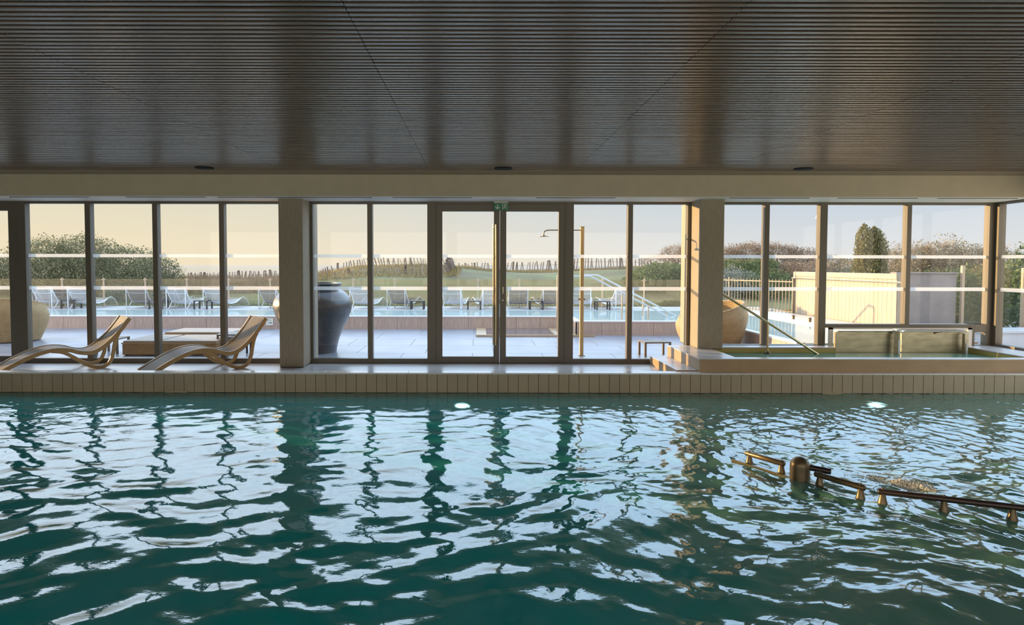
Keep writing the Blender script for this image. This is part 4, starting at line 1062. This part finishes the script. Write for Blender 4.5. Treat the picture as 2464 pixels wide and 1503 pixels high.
# ------------------------------------------------------------------ shrubs and trees
def shrub(name, label, cat, lobes, n, leaf, m, seed, spiky=0.0, vertical=False, twig=0, twm=None, group=None, dense=.55):
    """lobes: (x, y, z, rx, ry, rz)"""
    r = np.random.default_rng(seed); cx = float(np.mean([l_[0] for l_ in lobes])); cy = float(np.mean([l_[1] for l_ in lobes]))
    g = Hh(cx, cy) if cy > 20.2 else 0
    t = thing(name, label, cat, (cx, cy, g), 0, group)
    vol = np.array([l_[3] * l_[5] for l_ in lobes]); pr = vol / vol.sum(); L_ = np.array(lobes)[r.choice(len(lobes), n, p=pr)]
    d = r.normal(size=(n, 3)); d /= np.linalg.norm(d, axis=1)[:, None]
    lump = 1 + .13 * np.sin(d[:, 0] * 7 + L_[:, 0] * 3) * np.sin(d[:, 2] * 6 + L_[:, 1]) + .08 * np.sin(d[:, 0] * 15 + d[:, 2] * 13)
    rad = (r.uniform(dense ** 3, 1, n) ** (1 / 3)) * lump
    rad *= 1 + .35 * spiky * np.clip(r.exponential(.4, n), 0, 1.2)
    if vertical:
        zc_ = r.uniform(-1, 1, n); an_ = r.uniform(0, 2 * PI, n); q_ = np.sqrt(r.uniform(.25, 1, n)) * (1 - np.abs(zc_) ** 7) * (1 + .1 * np.sin(an_ * 3 + zc_ * 5))
        d = np.stack([np.cos(an_) * q_, np.sin(an_) * q_, zc_ + .05 * np.sin(an_ * 5)], 1); rad = np.ones(n)
    P_ = L_[:, :3] + d * L_[:, 3:6] * rad[:, None]
    keep = P_[:, 2] > (g - .1); P_ = P_[keep]; n = len(P_)
    u = r.normal(size=(n, 3)); u /= np.linalg.norm(u, axis=1)[:, None]
    if vertical: u[:, 2] = np.abs(u[:, 2]) + 1.2; u /= np.linalg.norm(u, axis=1)[:, None]
    v = np.cross(u, r.normal(size=(n, 3))); v /= np.linalg.norm(v, axis=1)[:, None]
    s_ = leaf * r.uniform(.6, 1.4, n)[:, None]
    u, v = u * s_, v * s_ * .42
    P_ = P_ - np.array([cx, cy, g])
    V = np.stack([P_ - u, P_ + v, P_ + u, P_ - v], 1).reshape(-1, 3)
    np_mesh('foliage', V, np.arange(4 * n).reshape(n, 4), m, t)
    rr = random.Random(seed); st = MB()
    for l_ in lobes:
        for _ in range(3):
            a_ = Vector((l_[0] - cx + rr.uniform(-.3, .3), l_[1] - cy, max(0, l_[2] - l_[5] - g) * .0 - .05))
            b_ = Vector((l_[0] - cx + rr.uniform(-.6, .6) * l_[3], l_[1] - cy + rr.uniform(-.5, .5) * l_[4], l_[2] - g + rr.uniform(0, .6) * l_[5]))
            st.tube([a_, a_.lerp(b_, .5) + Vector((rr.uniform(-.1, .1), 0, .05)), b_], [.05, .035, .012], 6)
    st.build('branches', M_bark, t)
    if twig:
        nt_ = twig; Lt = np.array(lobes)[r.choice(len(lobes), nt_, p=pr)]; d = r.normal(size=(nt_, 3)); d[:, 2] = np.abs(d[:, 2]) * 1.1 + .1; d /= np.linalg.norm(d, axis=1)[:, None]
        A_ = Lt[:, :3] + d * Lt[:, 3:6] * .78; dirn = d + r.normal(0, .35, (nt_, 3)); dirn[:, 2] += .5; dirn /= np.linalg.norm(dirn, axis=1)[:, None]
        B_ = A_ + dirn * r.uniform(.15, .5, nt_)[:, None] * np.minimum(1, Lt[:, 5:6])
        wv = np.cross(dirn, r.normal(size=(nt_, 3))); wv = wv / np.linalg.norm(wv, axis=1)[:, None] * leaf * .20
        off = np.array([cx, cy, g]); V = np.stack([A_ - wv - off, A_ + wv - off, B_ - off], 1).reshape(-1, 3)
        np_mesh('twigs', V, np.arange(3 * nt_).reshape(nt_, 3), twm or M_twig, t)
    return t
def lobe(px, ptop, pw_, Y, zc=None, dep=1.5):
    """an ellipsoid seen at pixel px with its top at ptop and half width pw_ pixels"""
    zt_ = PZ(ptop, Y); x = PX(px, Y); g = Hh(x, Y) if Y > 20.2 else 0; rz = (zt_ - g) * .62; rw = pw_ / F * Y
    return (x, Y, zt_ - rz, rw, dep, rz)
shrub('coastal_bush', 'large grey-green windswept bush behind the leftmost woven loungers', 'bush',
      [lobe(110, 572, 95, 25.5), lobe(205, 567, 90, 25.8), lobe(300, 592, 80, 25.2), lobe(372, 612, 62, 25), lobe(160, 610, 150, 24.6), lobe(330, 640, 100, 24.4)], 52000, .042, M_leaf_grey, 1, spiky=.18, twig=2600, twm=M_leaf_grey)
shrub('coastal_bush', 'grey-green bush seen through the leftmost door', 'bush', [lobe(0, 616, 55, 25), lobe(-90, 600, 90, 25.5)], 12000, .042, M_leaf_grey, 2, spiky=.15, twig=400, twm=M_leaf_grey)
shrub('low_bush', 'low silvery bush behind the leftmost white loungers', 'bush', [lobe(300, 690, 60, 22.2, dep=.6), lobe(380, 700, 40, 22.2, dep=.6)], 6000, .032, M_leaf_blue, 3)
shrub('green_bush', 'rounded dark green bush behind the pool handrails', 'bush', [lobe(1600, 630, 75, 26), lobe(1560, 645, 50, 25.6), lobe(1665, 632, 60, 26.2), lobe(1540, 652, 35, 25.4)], 26000, .04, M_leaf_green, 4, spiky=.05)
shrub('bare_shrub', 'bare reddish brown shrub left of the sunlit pillar', 'shrub', [lobe(1625, 588, 42, 31), lobe(1655, 592, 40, 31), lobe(1580, 612, 40, 31)], 7000, .03, M_twig, 5, spiky=.3, twig=1500)
shrub('bare_shrub', 'bare brown hedge above the picket fence right of the pillar', 'shrub', [lobe(1750, 594, 50, 31), lobe(1800, 583, 55, 31), lobe(1870, 585, 55, 31), lobe(1930, 596, 45, 31), lobe(1990, 612, 45, 31)], 26000, .035, M_twig, 6, spiky=.28, twig=3500)
shrub('green_bush', 'dark green bush above the picket fence', 'bush', [lobe(1760, 622, 50, 27), lobe(1830, 618, 45, 27)], 14000, .04, M_leaf_green, 7)
shrub('silver_bush', 'silvery grey bush just behind the picket fence beside the pillar', 'bush', [lobe(1755, 640, 45, 24), lobe(1790, 648, 30, 24)], 8000, .035, M_leaf_blue, 8)
shrub('green_bush', 'low olive bush behind the picket fence near the larch wall', 'bush', [lobe(1850, 645, 50, 24), lobe(1800, 655, 40, 23.5)], 9000, .035, M_leaf_green, 9)
shrub('bare_shrub', 'brown shrub just above the larch wall corner', 'shrub', [lobe(1910, 630, 45, 25.5), lobe(1960, 628, 40, 26)], 11000, .035, M_twig, 10, spiky=.1, twig=800)
shrub('cypress_tree', 'dense upright cypress standing above the larch wall', 'tree', [lobe(2077, 541, 20, 21, dep=.4), lobe(2101, 547, 17, 21, dep=.4), lobe(2115, 556, 13, 21, dep=.4), lobe(2092, 556, 33, 21, dep=.5)], 22000, .036, M_leaf_cyp, 11, vertical=True, spiky=.04, dense=.4)
shrub('garden_hedge', 'tall loose hedge right of the cypress', 'hedge', [lobe(2150, 592, 45, 24), lobe(2210, 582, 50, 24), lobe(2265, 573, 50, 24), lobe(2330, 586, 55, 24), lobe(2390, 590, 50, 24), lobe(2040, 622, 50, 27), lobe(2250, 615, 130, 23.6)], 46000, .04, mat('winter_hedge_leaf', (.40, .32, .19), .75, col2=(.11, .10, .055), island=1, var=.1, transl=.25), 12, spiky=.22, twig=3500)
shrub('russet_shrub', 'small russet leaved shrub behind the glass screen', 'shrub', [lobe(2362, 626, 22, 20, dep=.4)], 2200, .035, M_red, 13)
shrub('green_bush', 'green garden bush behind the glass screen', 'bush', [(12.2, 16.2, .7, 1.2, .8, .9), (13.6, 16.6, .8, 1.2, .8, 1.0)], 14000, .04, M_leaf_green, 14)
shrub('garden_hedge', 'green hedge seen through the side glazing', 'hedge', [(13.5, 12.5, 1.0, 1.0, 1.6, 1.1), (13.5, 10.2, .9, 1.0, 1.6, 1.1), (13.6, 14.6, 1.0, 1.2, 1.4, 1.2)], 26000, .045, M_leaf_green, 15)
shrub('low_bush', 'tiny green tuft at the deck edge below the handrails', 'bush', [(PX(1625, 20.6), 20.75, .36, .55, .25, .17)], 1600, .03, M_leaf_green, 16)
